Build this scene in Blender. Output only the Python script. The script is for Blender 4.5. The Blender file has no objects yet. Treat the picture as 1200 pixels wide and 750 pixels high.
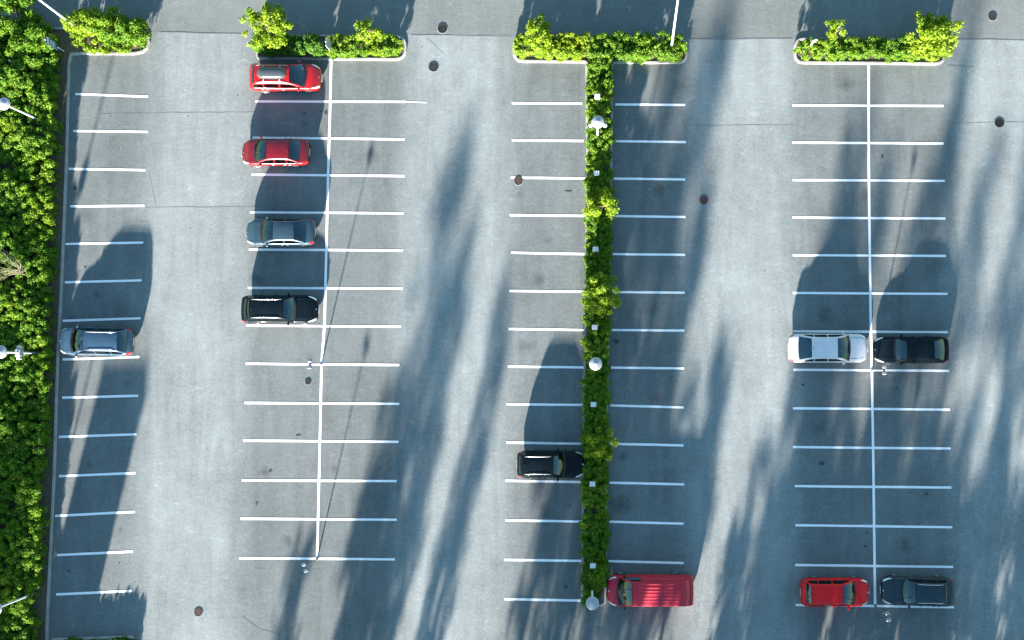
import bpy, bmesh, math, random
import numpy as np
from mathutils import Vector, Matrix

# ------------------------------------------------------------------ camera
R = math.radians
scene = bpy.context.scene
COL = scene.collection
F_PX, CAM_H, TILT = 1253.0, 69.9, R(3.6)
PPX, PPY = 690.0, 357.0                      # principal point (the photograph is a crop)
cam = bpy.data.cameras.new('camera')
cam_ob = bpy.data.objects.new('camera', cam)
COL.objects.link(cam_ob)
cam.sensor_width = 36.0
cam.sensor_fit = 'HORIZONTAL'
cam.lens = F_PX / 1200 * 36
cam.shift_x = (600 - PPX) / 1200
cam.shift_y = (PPY - 375) / 1200
cam.clip_start, cam.clip_end = 1.0, 5000.0
cam_ob.location = (0, 0, CAM_H)
cam_ob.rotation_euler = (TILT, 0, 0)
scene.camera = cam_ob

# ------------------------------------------------------------------ light
SUN_EL = R(11.6)
SHADOW_AZ = R(12.2)                          # shadows fall this far east of north
SUN_STRENGTH, SKY_STRENGTH = 4.9, 0.063
w = bpy.data.worlds.new('World')
scene.world = w
w.use_nodes = True
nt = w.node_tree
sky = nt.nodes.new('ShaderNodeTexSky')
sky.sky_type = 'NISHITA'
sky.sun_disc = False
sky.sun_elevation = SUN_EL
sun_dir = Vector((-math.sin(SHADOW_AZ) * math.cos(SUN_EL), -math.cos(SHADOW_AZ) * math.cos(SUN_EL), math.sin(SUN_EL)))
sky.sun_rotation = math.pi + SHADOW_AZ       # clockwise from +Y
sky.air_density, sky.dust_density, sky.ozone_density = 2.0, 0.2, 5.0
bg = nt.nodes['Background']
bg.inputs['Strength'].default_value = SKY_STRENGTH
nt.links.new(sky.outputs['Color'], bg.inputs['Color'])
sl = bpy.data.lights.new('sun', 'SUN')
sl.energy = SUN_STRENGTH
sl.angle = R(1.2)
sl.color = (1.0, 0.88, 0.80)
so = bpy.data.objects.new('sun', sl)
COL.objects.link(so)
so.rotation_euler = sun_dir.to_track_quat('Z', 'Y').to_euler()
vs = scene.view_settings
vs.view_transform = 'Standard'
vs.look = 'None'
vs.gamma = 1.0
vs.exposure = 2.9
vs.use_curve_mapping = False
scene.cycles.max_bounces = 6
scene.cycles.transparent_max_bounces = 12

random.seed(7)
RNG = np.random.default_rng(11)

# ------------------------------------------------------------------ helpers
CT, ST = math.cos(TILT), math.sin(TILT)
def G(px, py, z=0.0):
    """the place in the world, at height z, that the photograph shows at (px, py)"""
    dx, dy, dz = (px - PPX) / F_PX, -(py - PPY) / F_PX, -1.0
    wy, wz = CT * dy - ST * dz, ST * dy + CT * dz
    t = (z - CAM_H) / wz
    return Vector((dx * t, wy * t, z))

def link(o, parent=None):
    COL.objects.link(o)
    if parent is not None:
        o.parent = parent
    return o

def tag(o, label=None, cat=None, group=None, kind=None):
    if label: o['label'] = label
    if cat: o['category'] = cat
    if group: o['group'] = group
    if kind: o['kind'] = kind
    return o

def empty(name, loc, rz=0.0):
    o = bpy.data.objects.new(name, None)
    o.location = loc
    o.rotation_euler = (0, 0, rz)
    o.empty_display_size = 0.2
    COL.objects.link(o)
    return o

def mesh_obj(name, verts, faces, mat, parent=None, smooth=False):
    me = bpy.data.meshes.new(name)
    me.from_pydata([tuple(v) for v in verts], [], faces)
    me.materials.append(mat)
    if smooth:
        for p in me.polygons: p.use_smooth = True
    me.update()
    return link(bpy.data.objects.new(name, me), parent)

def np_quads(name, V, mat, parent=None):
    """V: (n,4,3) loose quads"""
    n = len(V)
    me = bpy.data.meshes.new(name)
    me.vertices.add(n * 4)
    me.vertices.foreach_set('co', np.ascontiguousarray(V, dtype=np.float32).ravel())
    me.loops.add(n * 4)
    me.loops.foreach_set('vertex_index', np.arange(n * 4, dtype=np.int32))
    me.polygons.add(n)
    me.polygons.foreach_set('loop_start', np.arange(0, n * 4, 4, dtype=np.int32))
    me.polygons.foreach_set('loop_total', np.full(n, 4, dtype=np.int32))
    me.update(calc_edges=True)
    me.materials.append(mat)
    return link(bpy.data.objects.new(name, me), parent)

class MB:
    """collects simple solids into one mesh"""
    def __init__(s): s.v, s.f = [], []
    def add(s, vs_, fs):
        o = len(s.v)
        s.v += [tuple(v) for v in vs_]
        s.f += [tuple(i + o for i in f) for f in fs]
        return s
    def box(s, c, size, rz=0.0, bev=0.0):
        hx, hy, hz = size[0] / 2, size[1] / 2, size[2] / 2
        m = Matrix.Rotation(rz, 3, 'Z')
        c = Vector(c)
        if bev <= 0:
            vs_ = [c + m @ Vector((x, y, z)) for z in (-hz, hz) for x, y in ((-hx, -hy), (hx, -hy), (hx, hy), (-hx, hy))]
            return s.add(vs_, [(3, 2, 1, 0), (4, 5, 6, 7), (0, 1, 5, 4), (1, 2, 6, 5), (2, 3, 7, 6), (3, 0, 4, 7)])
        b = bev
        rings = []
        for z, i in ((-hz, b), (-hz + b, 0), (hz - b, 0), (hz, b)):
            ax, ay = hx - i, hy - i
            rings.append([(-ax + b, -ay), (ax - b, -ay), (ax, -ay + b), (ax, ay - b), (ax - b, ay), (-ax + b, ay), (-ax, ay - b), (-ax, -ay + b)])
        vs_ = []
        for (z, ring) in zip((-hz, -hz + b, hz - b, hz), rings):
            vs_ += [c + m @ Vector((x, y, z)) for x, y in ring]
        fs = [tuple(range(7, -1, -1)), tuple(range(24, 32))]
        for k in range(3):
            for i in range(8):
                j = (i + 1) % 8
                fs.append((k * 8 + i, k * 8 + j, k * 8 + 8 + j, k * 8 + 8 + i))
        return s.add(vs_, fs)
    def tube(s, pts, rad, n=8, caps=True):
        pts = [Vector(p) for p in pts]
        if not isinstance(rad, (list, tuple)): rad = [rad] * len(pts)
        vs_, fs = [], []
        for i, p in enumerate(pts):
            d = (pts[min(i + 1, len(pts) - 1)] - pts[max(i - 1, 0)]).normalized()
            a = d.orthogonal().normalized() if abs(d.z) < 0.999 else Vector((1, 0, 0))
            if i and a.dot(last) < 0: a = -a
            if i: a = (last - d * last.dot(d)).normalized()
            last = a
            b = d.cross(a)
            for k in range(n):
                t = 2 * math.pi * k / n
                vs_.append(p + (a * math.cos(t) + b * math.sin(t)) * rad[i])
        for i in range(len(pts) - 1):
            for k in range(n):
                j = (k + 1) % n
                fs.append((i * n + k, i * n + j, (i + 1) * n + j, (i + 1) * n + k))
        if caps:
            fs.append(tuple(range(n - 1, -1, -1)))
            fs.append(tuple(range((len(pts) - 1) * n, len(pts) * n)))
        return s.add(vs_, fs)
    def lathe(s, c, prof, n=24):
        """prof: (r, z) from bottom to top"""
        c = Vector(c)
        vs_, fs = [], []
        for r, z in prof:
            for k in range(n):
                t = 2 * math.pi * k / n
                vs_.append(c + Vector((r * math.cos(t), r * math.sin(t), z)))
        for i in range(len(prof) - 1):
            for k in range(n):
                j = (k + 1) % n
                fs.append((i * n + k, i * n + j, (i + 1) * n + j, (i + 1) * n + k))
        fs.append(tuple(range(n - 1, -1, -1)))
        fs.append(tuple(range((len(prof) - 1) * n, len(prof) * n)))
        return s.add(vs_, fs)
    def build(s, name, mat, parent=None, smooth=False):
        return mesh_obj(name, s.v, s.f, mat, parent, smooth)

# ------------------------------------------------------------------ materials
def new_mat(name):
    m = bpy.data.materials.new(name)
    m.use_nodes = True
    return m, m.node_tree, m.node_tree.nodes['Principled BSDF']

def simple(name, col, rough=0.5, metal=0.0, coat=0.0, spec=0.5, noise=0.0, nscale=8.0):
    m, t, b = new_mat(name)
    b.inputs['Base Color'].default_value = (*col, 1)
    b.inputs['Roughness'].default_value = rough
    b.inputs['Metallic'].default_value = metal
    b.inputs['Coat Weight'].default_value = coat
    b.inputs['Coat Roughness'].default_value = 0.04
    b.inputs['Specular IOR Level'].default_value = spec
    if noise:
        tc = t.nodes.new('ShaderNodeTexCoord')
        n = t.nodes.new('ShaderNodeTexNoise')
        n.inputs['Scale'].default_value = nscale
        n.inputs['Detail'].default_value = 5
        t.links.new(tc.outputs['Object'], n.inputs['Vector'])
        mx = t.nodes.new('ShaderNodeMix')
        mx.data_type = 'RGBA'
        mx.inputs[6].default_value = (*[c * (1 - noise) for c in col], 1)
        mx.inputs[7].default_value = (*[min(1, c * (1 + noise)) for c in col], 1)
        t.links.new(n.outputs['Fac'], mx.inputs[0])
        t.links.new(mx.outputs[2], b.inputs['Base Color'])
    return m

def math_node(t, op, a, b=None, clamp=False):
    n = t.nodes.new('ShaderNodeMath')
    n.operation = op
    n.use_clamp = clamp
    for i, v in enumerate((a, b)):
        if v is None: continue
        if isinstance(v, (int, float)): n.inputs[i].default_value = v
        else: t.links.new(v, n.inputs[i])
    return n.outputs[0]

def noise_node(t, vec, scale, detail=6, rough=0.55, dist=0.0):
    n = t.nodes.new('ShaderNodeTexNoise')
    n.inputs['Scale'].default_value = scale
    n.inputs['Detail'].default_value = detail
    n.inputs['Roughness'].default_value = rough
    n.inputs['Distortion'].default_value = dist
    t.links.new(vec, n.inputs['Vector'])
    return n.outputs['Fac']

def mapping(t, vec, sc=(1, 1, 1), rot=(0, 0, 0), loc=(0, 0, 0)):
    n = t.nodes.new('ShaderNodeMapping')
    n.inputs['Scale'].default_value = sc
    n.inputs['Rotation'].default_value = rot
    n.inputs['Location'].default_value = loc
    t.links.new(vec, n.inputs['Vector'])
    return n.outputs[0]

def ramp(t, fac, stops):
    n = t.nodes.new('ShaderNodeValToRGB')
    cr = n.color_ramp
    while len(cr.elements) < len(stops): cr.elements.new(0.5)
    for e, (p, c) in zip(cr.elements, stops):
        e.position = p
        e.color = (*c, 1) if len(c) == 3 else c
    t.links.new(fac, n.inputs[0])
    return n.outputs[0]

def asphalt(name, base, var=0.12, seed=0.0, streak_rot=0.0, lanes=False):
    m, t, b = new_mat(name)
    g = t.nodes.new('ShaderNodeNewGeometry').outputs['Position']
    g = mapping(t, g, loc=(seed, seed * 2.3, 0))
    big = noise_node(t, g, 0.12, 6, 0.62, 0.4)
    mid = noise_node(t, g, 0.9, 7, 0.6)
    st = noise_node(t, mapping(t, g, (0.9, 0.11, 1), (0, 0, streak_rot + (R(4) if lanes else 0))), 1.0, 7, 0.62, 0.9)
    hs = noise_node(t, mapping(t, g, (0.15, 2.2, 1)), 1.0, 5, 0.6, 0.2)
    fine = noise_node(t, g, 16.0, 3, 0.7)
    grit = noise_node(t, g, 7.0, 2, 0.6)
    blotch = noise_node(t, mapping(t, g, (1, 1.6, 1), loc=(3, 8, 0)), 2.6, 4, 0.62, 0.6)
    v = math_node(t, 'MULTIPLY', math_node(t, 'SUBTRACT', big, 0.5), 1.9)
    v = math_node(t, 'ADD', v, math_node(t, 'MULTIPLY', math_node(t, 'SUBTRACT', mid, 0.5), 0.8))
    v = math_node(t, 'ADD', v, math_node(t, 'MULTIPLY', math_node(t, 'SUBTRACT', st, 0.5), 1.5 if lanes else 1.0))
    v = math_node(t, 'ADD', v, math_node(t, 'MULTIPLY', math_node(t, 'SUBTRACT', hs, 0.5), 0.15))
    v = math_node(t, 'ADD', v, math_node(t, 'MULTIPLY', math_node(t, 'SUBTRACT', fine, 0.5), 1.0))
    v = math_node(t, 'ADD', v, math_node(t, 'MULTIPLY', math_node(t, 'SUBTRACT', grit, 0.5), 1.4))
    v = math_node(t, 'ADD', v, math_node(t, 'MULTIPLY', math_node(t, 'SUBTRACT', blotch, 0.5), 0.8))
    f = math_node(t, 'ADD', math_node(t, 'MULTIPLY', v, var), 1.0)
    if lanes:
        # the driven lanes are polished paler than the stalls between them
        pos = t.nodes.new('ShaderNodeNewGeometry').outputs['Position']
        sx = t.nodes.new('ShaderNodeSeparateXYZ')
        t.links.new(pos, sx.inputs[0])
        wob = math_node(t, 'MULTIPLY', math_node(t, 'SUBTRACT', noise_node(t, pos, 0.35, 4, 0.6), 0.5), 2.2)
        skew = math_node(t, 'MULTIPLY', sx.outputs[1], -0.004)
        u = math_node(t, 'ADD', math_node(t, 'ADD', sx.outputs[0], wob), skew)
        x0, x1 = G(0, 400).x, G(1200, 400).x
        u = math_node(t, 'DIVIDE', math_node(t, 'SUBTRACT', u, x0), x1 - x0, True)
        k, p_ = (0.85, 0.86, 0.84), (1.33, 1.33, 1.36)
        st_ = []
        for px_, c_ in ((0, k), (150, k), (190, p_), (265, p_), (305, k), (450, k), (490, p_), (575, p_), (612, k), (785, k), (822, p_), (912, p_), (948, k), (1095, k), (1135, p_), (1200, p_)):
            st_.append((px_ / 1200, c_))
        f = math_node(t, 'MULTIPLY', f, ramp(t, u, st_))
        # the warmer, dirtier asphalt towards the top road
    # pale scuffs left in and around the stalls
    sc = noise_node(t, mapping(t, g, (1.0, 2.4, 1), loc=(21, 13, 0)), 1.25, 6, 0.72, 0.8)
    sc = ramp(t, sc, [(0.0, (1, 1, 1)), (0.57, (1, 1, 1)), (0.70, (1.28, 1.28, 1.28))])
    f = math_node(t, 'MULTIPLY', f, sc)
    # small oil drips: sparse dark specks
    sp = noise_node(t, mapping(t, g, (1.3, 1.3, 1), loc=(9, 4, 0)), 2.1, 2, 0.5)
    sp = ramp(t, sp, [(0.0, (1, 1, 1)), (0.735, (1, 1, 1)), (0.77, (0.62, 0.62, 0.62))])
    mul = t.nodes.new('ShaderNodeMix')
    mul.data_type = 'RGBA'
    mul.blend_type = 'MULTIPLY'
    mul.inputs[0].default_value = 1.0
    mul.inputs[6].default_value = (*base, 1)
    t.links.new(f, mul.inputs[7])
    mul2 = t.nodes.new('ShaderNodeMix')
    mul2.data_type = 'RGBA'
    mul2.blend_type = 'MULTIPLY'
    mul2.inputs[0].default_value = 1.0
    t.links.new(mul.outputs[2], mul2.inputs[6])
    t.links.new(sp, mul2.inputs[7])
    t.links.new(mul2.outputs[2], b.inputs['Base Color'])
    b.inputs['Roughness'].default_value = 0.95
    b.inputs['Specular IOR Level'].default_value = 0.15
    bp = t.nodes.new('ShaderNodeBump')
    bp.inputs['Strength'].default_value = 0.10
    bp.inputs['Distance'].default_value = 0.02
    t.links.new(fine, bp.inputs['Height'])
    t.links.new(bp.outputs[0], b.inputs['Normal'])
    return m

def leaf_mat(name, dark, light, yellow, trans=0.35):
    m = bpy.data.materials.new(name)
    m.use_nodes = True
    t = m.node_tree
    t.nodes.clear()
    geo = t.nodes.new('ShaderNodeNewGeometry')
    rnd = geo.outputs['Random Per Island']
    patch = noise_node(t, geo.outputs['Position'], 0.45, 4, 0.65)
    fac = math_node(t, 'ADD', math_node(t, 'MULTIPLY', rnd, 0.62), math_node(t, 'MULTIPLY', math_node(t, 'SUBTRACT', patch, 0.33), 1.15))
    c = ramp(t, fac, [(0.05, dark), (0.5, light), (1.0, yellow)])
    d = t.nodes.new('ShaderNodeBsdfDiffuse')
    tr = t.nodes.new('ShaderNodeBsdfTranslucent')
    gl = t.nodes.new('ShaderNodeBsdfGlossy')
    gl.inputs['Roughness'].default_value = 0.55
    t.links.new(c, d.inputs['Color'])
    t.links.new(c, tr.inputs['Color'])
    mx = t.nodes.new('ShaderNodeMixShader')
    mx.inputs[0].default_value = trans
    t.links.new(d.outputs[0], mx.inputs[1])
    t.links.new(tr.outputs[0], mx.inputs[2])
    mg = t.nodes.new('ShaderNodeMixShader')
    mg.inputs[0].default_value = 0.015
    t.links.new(mx.outputs[0], mg.inputs[1])
    t.links.new(gl.outputs[0], mg.inputs[2])
    out = t.nodes.new('ShaderNodeOutputMaterial')
    t.links.new(mg.outputs[0], out.inputs[0])
    return m

def glass_mat(name, tint, reflect=0.04):
    m = bpy.data.materials.new(name)
    m.use_nodes = True
    t = m.node_tree
    t.nodes.clear()
    tr = t.nodes.new('ShaderNodeBsdfTransparent')
    tr.inputs['Color'].default_value = (*tint, 1)
    gl = t.nodes.new('ShaderNodeBsdfGlossy')
    gl.inputs['Roughness'].default_value = 0.03
    gl.inputs['Color'].default_value = (0.70, 0.95, 1.0, 1)
    fr = t.nodes.new('ShaderNodeFresnel')
    fr.inputs['IOR'].default_value = 1.52
    f = math_node(t, 'ADD', fr.outputs[0], reflect, True)
    mx = t.nodes.new('ShaderNodeMixShader')
    t.links.new(f, mx.inputs[0])
    t.links.new(tr.outputs[0], mx.inputs[1])
    t.links.new(gl.outputs[0], mx.inputs[2])
    out = t.nodes.new('ShaderNodeOutputMaterial')
    t.links.new(mx.outputs[0], out.inputs[0])
    return m

def worn_paint(name):
    m, t, b = new_mat(name)
    g = t.nodes.new('ShaderNodeNewGeometry').outputs['Position']
    n1 = noise_node(t, g, 5.0, 6, 0.65)
    n2 = noise_node(t, g, 0.6, 3, 0.5)
    f = math_node(t, 'ADD', math_node(t, 'MULTIPLY', n1, 0.7), math_node(t, 'MULTIPLY', n2, 0.3))
    c = ramp(t, f, [(0.30, (0.50, 0.53, 0.55)), (0.42, (0.80, 0.82, 0.83)), (0.7, (0.86, 0.87, 0.88))])
    t.links.new(c, b.inputs['Base Color'])
    b.inputs['Roughness'].default_value = 0.8
    b.inputs['Specular IOR Level'].default_value = 0.2
    return m

M = {}
M['lot'] = asphalt('lot_asphalt', (0.148, 0.171, 0.171), 0.42, lanes=True)
M['road'] = asphalt('road_asphalt', (0.142, 0.163, 0.158), 0.36, 31.0, R(90))
M['paint'] = worn_paint('road_paint')
M['kerb'] = simple('kerb_concrete', (0.33, 0.325, 0.31), 0.85, noise=0.45, nscale=1.6)
M['soil'] = simple('bed_soil', (0.10, 0.085, 0.055), 0.95, noise=0.5, nscale=4)
M['grassland'] = simple('grassland', (0.05, 0.075, 0.03), 0.95, noise=0.4, nscale=0.3)
M['seam'] = simple('asphalt_seam', (0.122, 0.143, 0.144), 0.95, noise=0.3, nscale=3)
M['oil'] = simple('oil_stain', (0.035, 0.04, 0.043), 0.6, noise=0.4, nscale=9)
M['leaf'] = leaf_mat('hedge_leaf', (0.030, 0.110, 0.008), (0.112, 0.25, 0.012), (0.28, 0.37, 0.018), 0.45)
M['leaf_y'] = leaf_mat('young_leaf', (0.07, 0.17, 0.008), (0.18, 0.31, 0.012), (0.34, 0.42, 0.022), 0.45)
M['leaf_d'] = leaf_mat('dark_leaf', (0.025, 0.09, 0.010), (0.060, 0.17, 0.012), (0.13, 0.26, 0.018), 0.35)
M['twig'] = simple('twig', (0.045, 0.042, 0.022), 0.95, noise=0.4, nscale=6)
M['bark'] = simple('bark', (0.16, 0.13, 0.10), 0.9, noise=0.4, nscale=9)
M['drybark'] = simple('dry_bark', (0.20, 0.175, 0.12), 0.9, noise=0.3, nscale=9)
M['white_metal'] = simple('white_metal', (0.60, 0.62, 0.65), 0.4, 0.1)
M['grey_metal'] = simple('grey_metal', (0.17, 0.19, 0.20), 0.45, 0.4)
M['lamp_top'] = simple('lamp_housing', (0.33, 0.35, 0.39), 0.45, 0.2)
M['lens'] = simple('lamp_lens', (0.75, 0.76, 0.75), 0.25)
M['sign_blue'] = simple('sign_blue', (0.03, 0.09, 0.22), 0.5)
M['sign_back'] = simple('sign_back', (0.48, 0.50, 0.53), 0.5, 0.2)
M['iron'] = simple('cast_iron', (0.022, 0.024, 0.026), 0.7, 0.3, noise=0.4, nscale=12)
M['rust'] = simple('rusty_iron', (0.052, 0.030, 0.026), 0.85, 0.1, noise=0.5, nscale=12)
M['hole'] = simple('shaft_dark', (0.012, 0.012, 0.014), 0.9)
M['mortar'] = simple('mortar_ring', (0.17, 0.19, 0.19), 0.9, noise=0.3, nscale=6)

# ------------------------------------------------------------------ setting
def sheet(name, corners, mat, parent=None, kind='structure', sub=0):
    o = mesh_obj(name, corners, [tuple(range(len(corners)))], mat, parent)
    if kind: o['kind'] = kind
    return o

def flat_px(pts, z):
    out = []
    for p in pts:
        v = G(*p)
        out.append((v.x, v.y, z))
    return out

gnd = sheet('ground', [(-1500, -1500, -0.05), (1500, -1500, -0.05), (1500, 1500, -0.05), (-1500, 1500, -0.05)], M['grassland'])
SEAM_Y = [(-1500, 30), (40, 33), (186, 37), (290, 39), (480, 40), (600, 41), (808, 45), (930, 44.5), (1110, 45), (1200, 46), (2600, 50)]
lot = sheet('parking_lot', flat_px([(57, 1000), (1900, 1000), (1900, 47)] + [p for p in SEAM_Y[::-1] if 40 <= p[0] <= 1200]
            + [(84, 64), (80, 190), (73, 357), (64, 600), (57, 735)], 0.0), M['lot'])
road = sheet('road', flat_px(SEAM_Y + [(2600, -150), (-1500, -150)], -0.004), M['road'])

LINES_A = [(88.2,110.2,173.5,113.2),(86.1,153.5,173.5,154.5),(80.6,197.9,170.3,199.4),(82.6,241.7,169.2,241.2),(76.8,286,168,284.2),
 (76,330.9,166,328.6),(73.5,376,164.7,373),(73.5,421.2,163.4,418.1),(73,466,162,463.7),(69,511.9,160,509),(69.2,557.9,158.9,554.4),
 (64.6,604.6,158.3,599.8),(66.6,650.4,155.8,646.4),(65.9,696.6,154.5,692.3)]
LINES_B = [(299.4,118.8,476,119.3),(296,161.3,474.2,163.4),(295.1,204.7,474.2,206.2),(293,248.8,473,250),(291.8,292.4,472,293.6),
 (290.5,337.4,471.7,338),(288.5,381.4,470,382.7),(288,426.2,468,427.8),(286.7,472.1,468,473.1),(285,516.4,467,517.7),
 (283.4,562.8,464.8,563.8),(281.7,607.9,464.8,609.1),(280.4,654,462.8,655.5)]
LINES_C = [(599.9,120.9,682.2,121.6),(599.9,164.4,684,165.2),(598.6,208.2,686,209),(597.4,252,685.3,253),(599,296.2,684.8,297.7),
 (597,341,683.7,342),(596,385.5,684.2,386.7),(595.3,429.5,684,430.6),(593.6,473.6,683.5,474.6),(593.6,518.7,682.7,520),
 (592.3,563.3,682,564.8),(592.3,609.7,681.5,611.2),(590.8,656,681,657.3),(591.5,702.1,680.5,703.7)]
LINES_D = [(721,122.4,803,122.9),(720,165.4,803.8,166.5),(719,209.3,803,210.3),(719,253.1,803.3,254.4),(718,297.7,803,298.7),
 (718,342.3,802.3,343),(717,386.7,801.8,387.5),(716,430.8,801.8,431.8),(715,475.1,801.3,477.4),(715,520,801,522),
 (714.4,565.6,801.8,567.6),(713.7,611.4,801,613.7),(713,657.5,801,659.8)]
LINES_E = [(928.4,123.6,1105.7,124.1),(928.4,167,1105.7,168.2),(928.6,211,1107.2,212),(928.6,254.9,1107.8,256.1),(929.1,299,1108.5,300),
 (929.1,343.3,1110.3,344.3),(929.6,388.2,1111,389.3),(929.6,433.3,1112,434.6),(929.1,478.4,1113.3,480),(929.1,523.8,1114,525.6),
 (931.2,569.6,1114.9,571.4),(932,615.5,1115.9,617.8),(931.7,662.1,1117.1,664.4),(932.4,709,1117.9,711.5)]
CENTRE_B = [(388.2,70.5),(386.8,130),(385,190),(382.8,280),(380.4,380),(376.9,426),(374,560),(371.7,652.5)]
CENTRE_E = [(1017.8,75.5),(1017.9,190),(1020.3,380),(1021.7,433),(1023.6,560),(1025.4,708)]

def strip(name, pts, width, z, mat, parent, jitter=0.0):
    P = [Vector((p[0], p[1], 0)) for p in pts]
    L_, R_ = [], []
    for i, p in enumerate(P):
        d = (P[min(i + 1, len(P) - 1)] - P[max(i - 1, 0)]).normalized()
        n = Vector((-d.y, d.x, 0))
        wj = width / 2 * (1 + random.uniform(-jitter, jitter))
        L_.append((p.x + n.x * wj, p.y + n.y * wj, z))
        R_.append((p.x - n.x * wj, p.y - n.y * wj, z))
    k = len(P)
    fs = [(i + k, i + k + 1, i + 1, i) for i in range(k - 1)]
    return mesh_obj(name, L_ + R_, fs, mat, parent)

def wobble(p0, p1, n, amp):
    a, b = Vector(p0), Vector(p1)
    d = (b - a)
    nrm = Vector((-d.y, d.x)).normalized() if d.length else Vector((0, 1))
    out = []
    o = 0
    for i in range(n + 1):
        o = o * 0.7 + random.uniform(-amp, amp)
        q = a + d * (i / n) + nrm * o
        out.append((q.x, q.y))
    return out

for grp in (LINES_A, LINES_B, LINES_C, LINES_D, LINES_E):
    for x1, y1, x2, y2 in grp:
        a, b = G(x1, y1), G(x2, y2)
        strip('stall_line', wobble(a.xy, b.xy, 8, 0.004), 0.15, 0.010, M['paint'], lot, 0.06)
a, b = G(476.2, 119.4), G(500, 120.2)
strip('stall_line', wobble(a.xy, b.xy, 4, 0.004), 0.07, 0.010, M['paint'], lot, 0.2)
for cl in (CENTRE_B, CENTRE_E):
    strip('centre_line', [G(*p).xy for p in cl], 0.16, 0.014, M['paint'], lot, 0.05)

# joints and cracks in the asphalt
def crack(pts, width=0.05, parent=lot, z=0.007, amp=0.03):
    pl = []
    for i in range(len(pts) - 1):
        a, b = G(*pts[i]), G(*pts[i + 1])
        n = max(3, int((b - a).length / 0.8))
        pl += wobble(a.xy, b.xy, n, amp)[(1 if i else 0):]
    strip('asphalt_joint', pl, width * 0.75, z, M['seam'], parent, 0.5)
crack([(120, 133), (215, 132), (300, 131), (384, 130.5)], 0.035)
crack([(170, 243), (240, 243), (292, 242), (385, 246)], 0.04)
crack([(500, 45), (520, 64)], 0.03)
crack([(804, 146), (850, 147), (930, 146)], 0.03)
crack([(1110, 77), (1142, 79)], 0.06)
crack([(1113, 144), (1200, 143)], 0.03)
crack([(174, 200), (183, 243)], 0.03)
crack([(188, 38), (288, 40)], 0.06)
crack([(482, 41), (600, 42)], 0.05)
crack([(808, 46), (928, 45.5)], 0.06)
crack([(1112, 46), (1205, 47)], 0.07)
crack([(284, 722), (303, 737), (332, 746)], 0.045, amp=0.05)
crack([(815, 740), (822, 690), (836, 600), (838, 570)], 0.03)

def blot(px, py, rx, ry, mat=None):
    c = G(px, py)
    n = 14
    pts = []
    for k in range(n):
        t = 2 * math.pi * k / n
        s = random.uniform(0.6, 1.15)
        pts.append((c.x + rx * s * math.cos(t), c.y + ry * s * math.sin(t), 0.0095))
    mesh_obj('oil_stain', pts, [tuple(range(n))], mat or M['oil'], lot)
for q in [(357,133,.14,.10),(375,131,.10,.06),(382,132,.12,.18),(1034,183,.10,.13),(941,451,.12,.10),(963,543,.18,.16),(1051,455,.12,.10),
          (1014,640,.12,.10),(1016,624,.10,.06),(949,631,.05,.05),(668,592,.10,.06),(663,687,.13,.12),(301,590,.07,.14),(722,400,.22,.16),
          (350,510,.18,.06),(100,313,.10,.08),(88,221,.12,.16),(81,669,.12,.08),(104,646,.08,.06),(140,660,.05,.05),(317,552,.15,.1),(666,224,.25,.05),(127,465,.12,.09),(1086,579,.13,.08)]:
    blot(*q)

def stain_mat():
    m, t, b = new_mat('soft_stain')
    tc = t.nodes.new('ShaderNodeTexCoord')
    ln = t.nodes.new('ShaderNodeVectorMath')
    ln.operation = 'LENGTH'
    t.links.new(tc.outputs['Object'], ln.inputs[0])
    pos = t.nodes.new('ShaderNodeNewGeometry').outputs['Position']
    n = noise_node(t, pos, 2.2, 5, 0.65, 0.5)
    r_ = math_node(t, 'ADD', ln.outputs['Value'], math_node(t, 'MULTIPLY', math_node(t, 'SUBTRACT', n, 0.5), 1.5))
    a = ramp(t, r_, [(0.0, (0.34,) * 3), (0.35, (0.2,) * 3), (0.85, (0, 0, 0))])
    oi = t.nodes.new('ShaderNodeObjectInfo').outputs['Random']
    t.links.new(math_node(t, 'MULTIPLY', a, math_node(t, 'ADD', math_node(t, 'MULTIPLY', oi, 0.8), 0.25)), b.inputs['Alpha'])
    b.inputs['Base Color'].default_value = (0.05, 0.06, 0.062, 1)
    b.inputs['Roughness'].default_value = 0.8
    return m
M['stain'] = stain_mat()
_disc = None
def soft_stain(px, py, r):
    global _disc
    c = G(px, py)
    if _disc is None:
        n = 20
        o = mesh_obj('oil_stain', [(1.1 * math.cos(2 * math.pi * k / n), 1.1 * math.sin(2 * math.pi * k / n), 0) for k in range(n)], [tuple(range(n))], M['stain'], lot)
        _disc = o.data
    else:
        o = link(bpy.data.objects.new('oil_stain', _disc), lot)
    o.location = (c.x, c.y, 0.0052 + 0.00004 * soft_stain.k)
    soft_stain.k += 1
    o.scale = (r * random.uniform(.8, 1.6), r, 1)
    o.rotation_euler = (0, 0, random.uniform(-.3, .3))
soft_stain.k = 0
for xa, xb, y0, y1 in ((100, 140, 130, 680), (310, 360, 95, 640), (400, 440, 95, 640), (615, 660, 95, 690), (735, 785, 95, 640), (950, 1000, 100, 690), (1040, 1090, 100, 690)):
    y = y0
    while y < y1:
        if random.random() < 0.4:
            soft_stain(random.uniform(xa - 15, xb + 15), y + random.uniform(-13, 13), random.uniform(0.2, 1.0))
        y += 45

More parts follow.
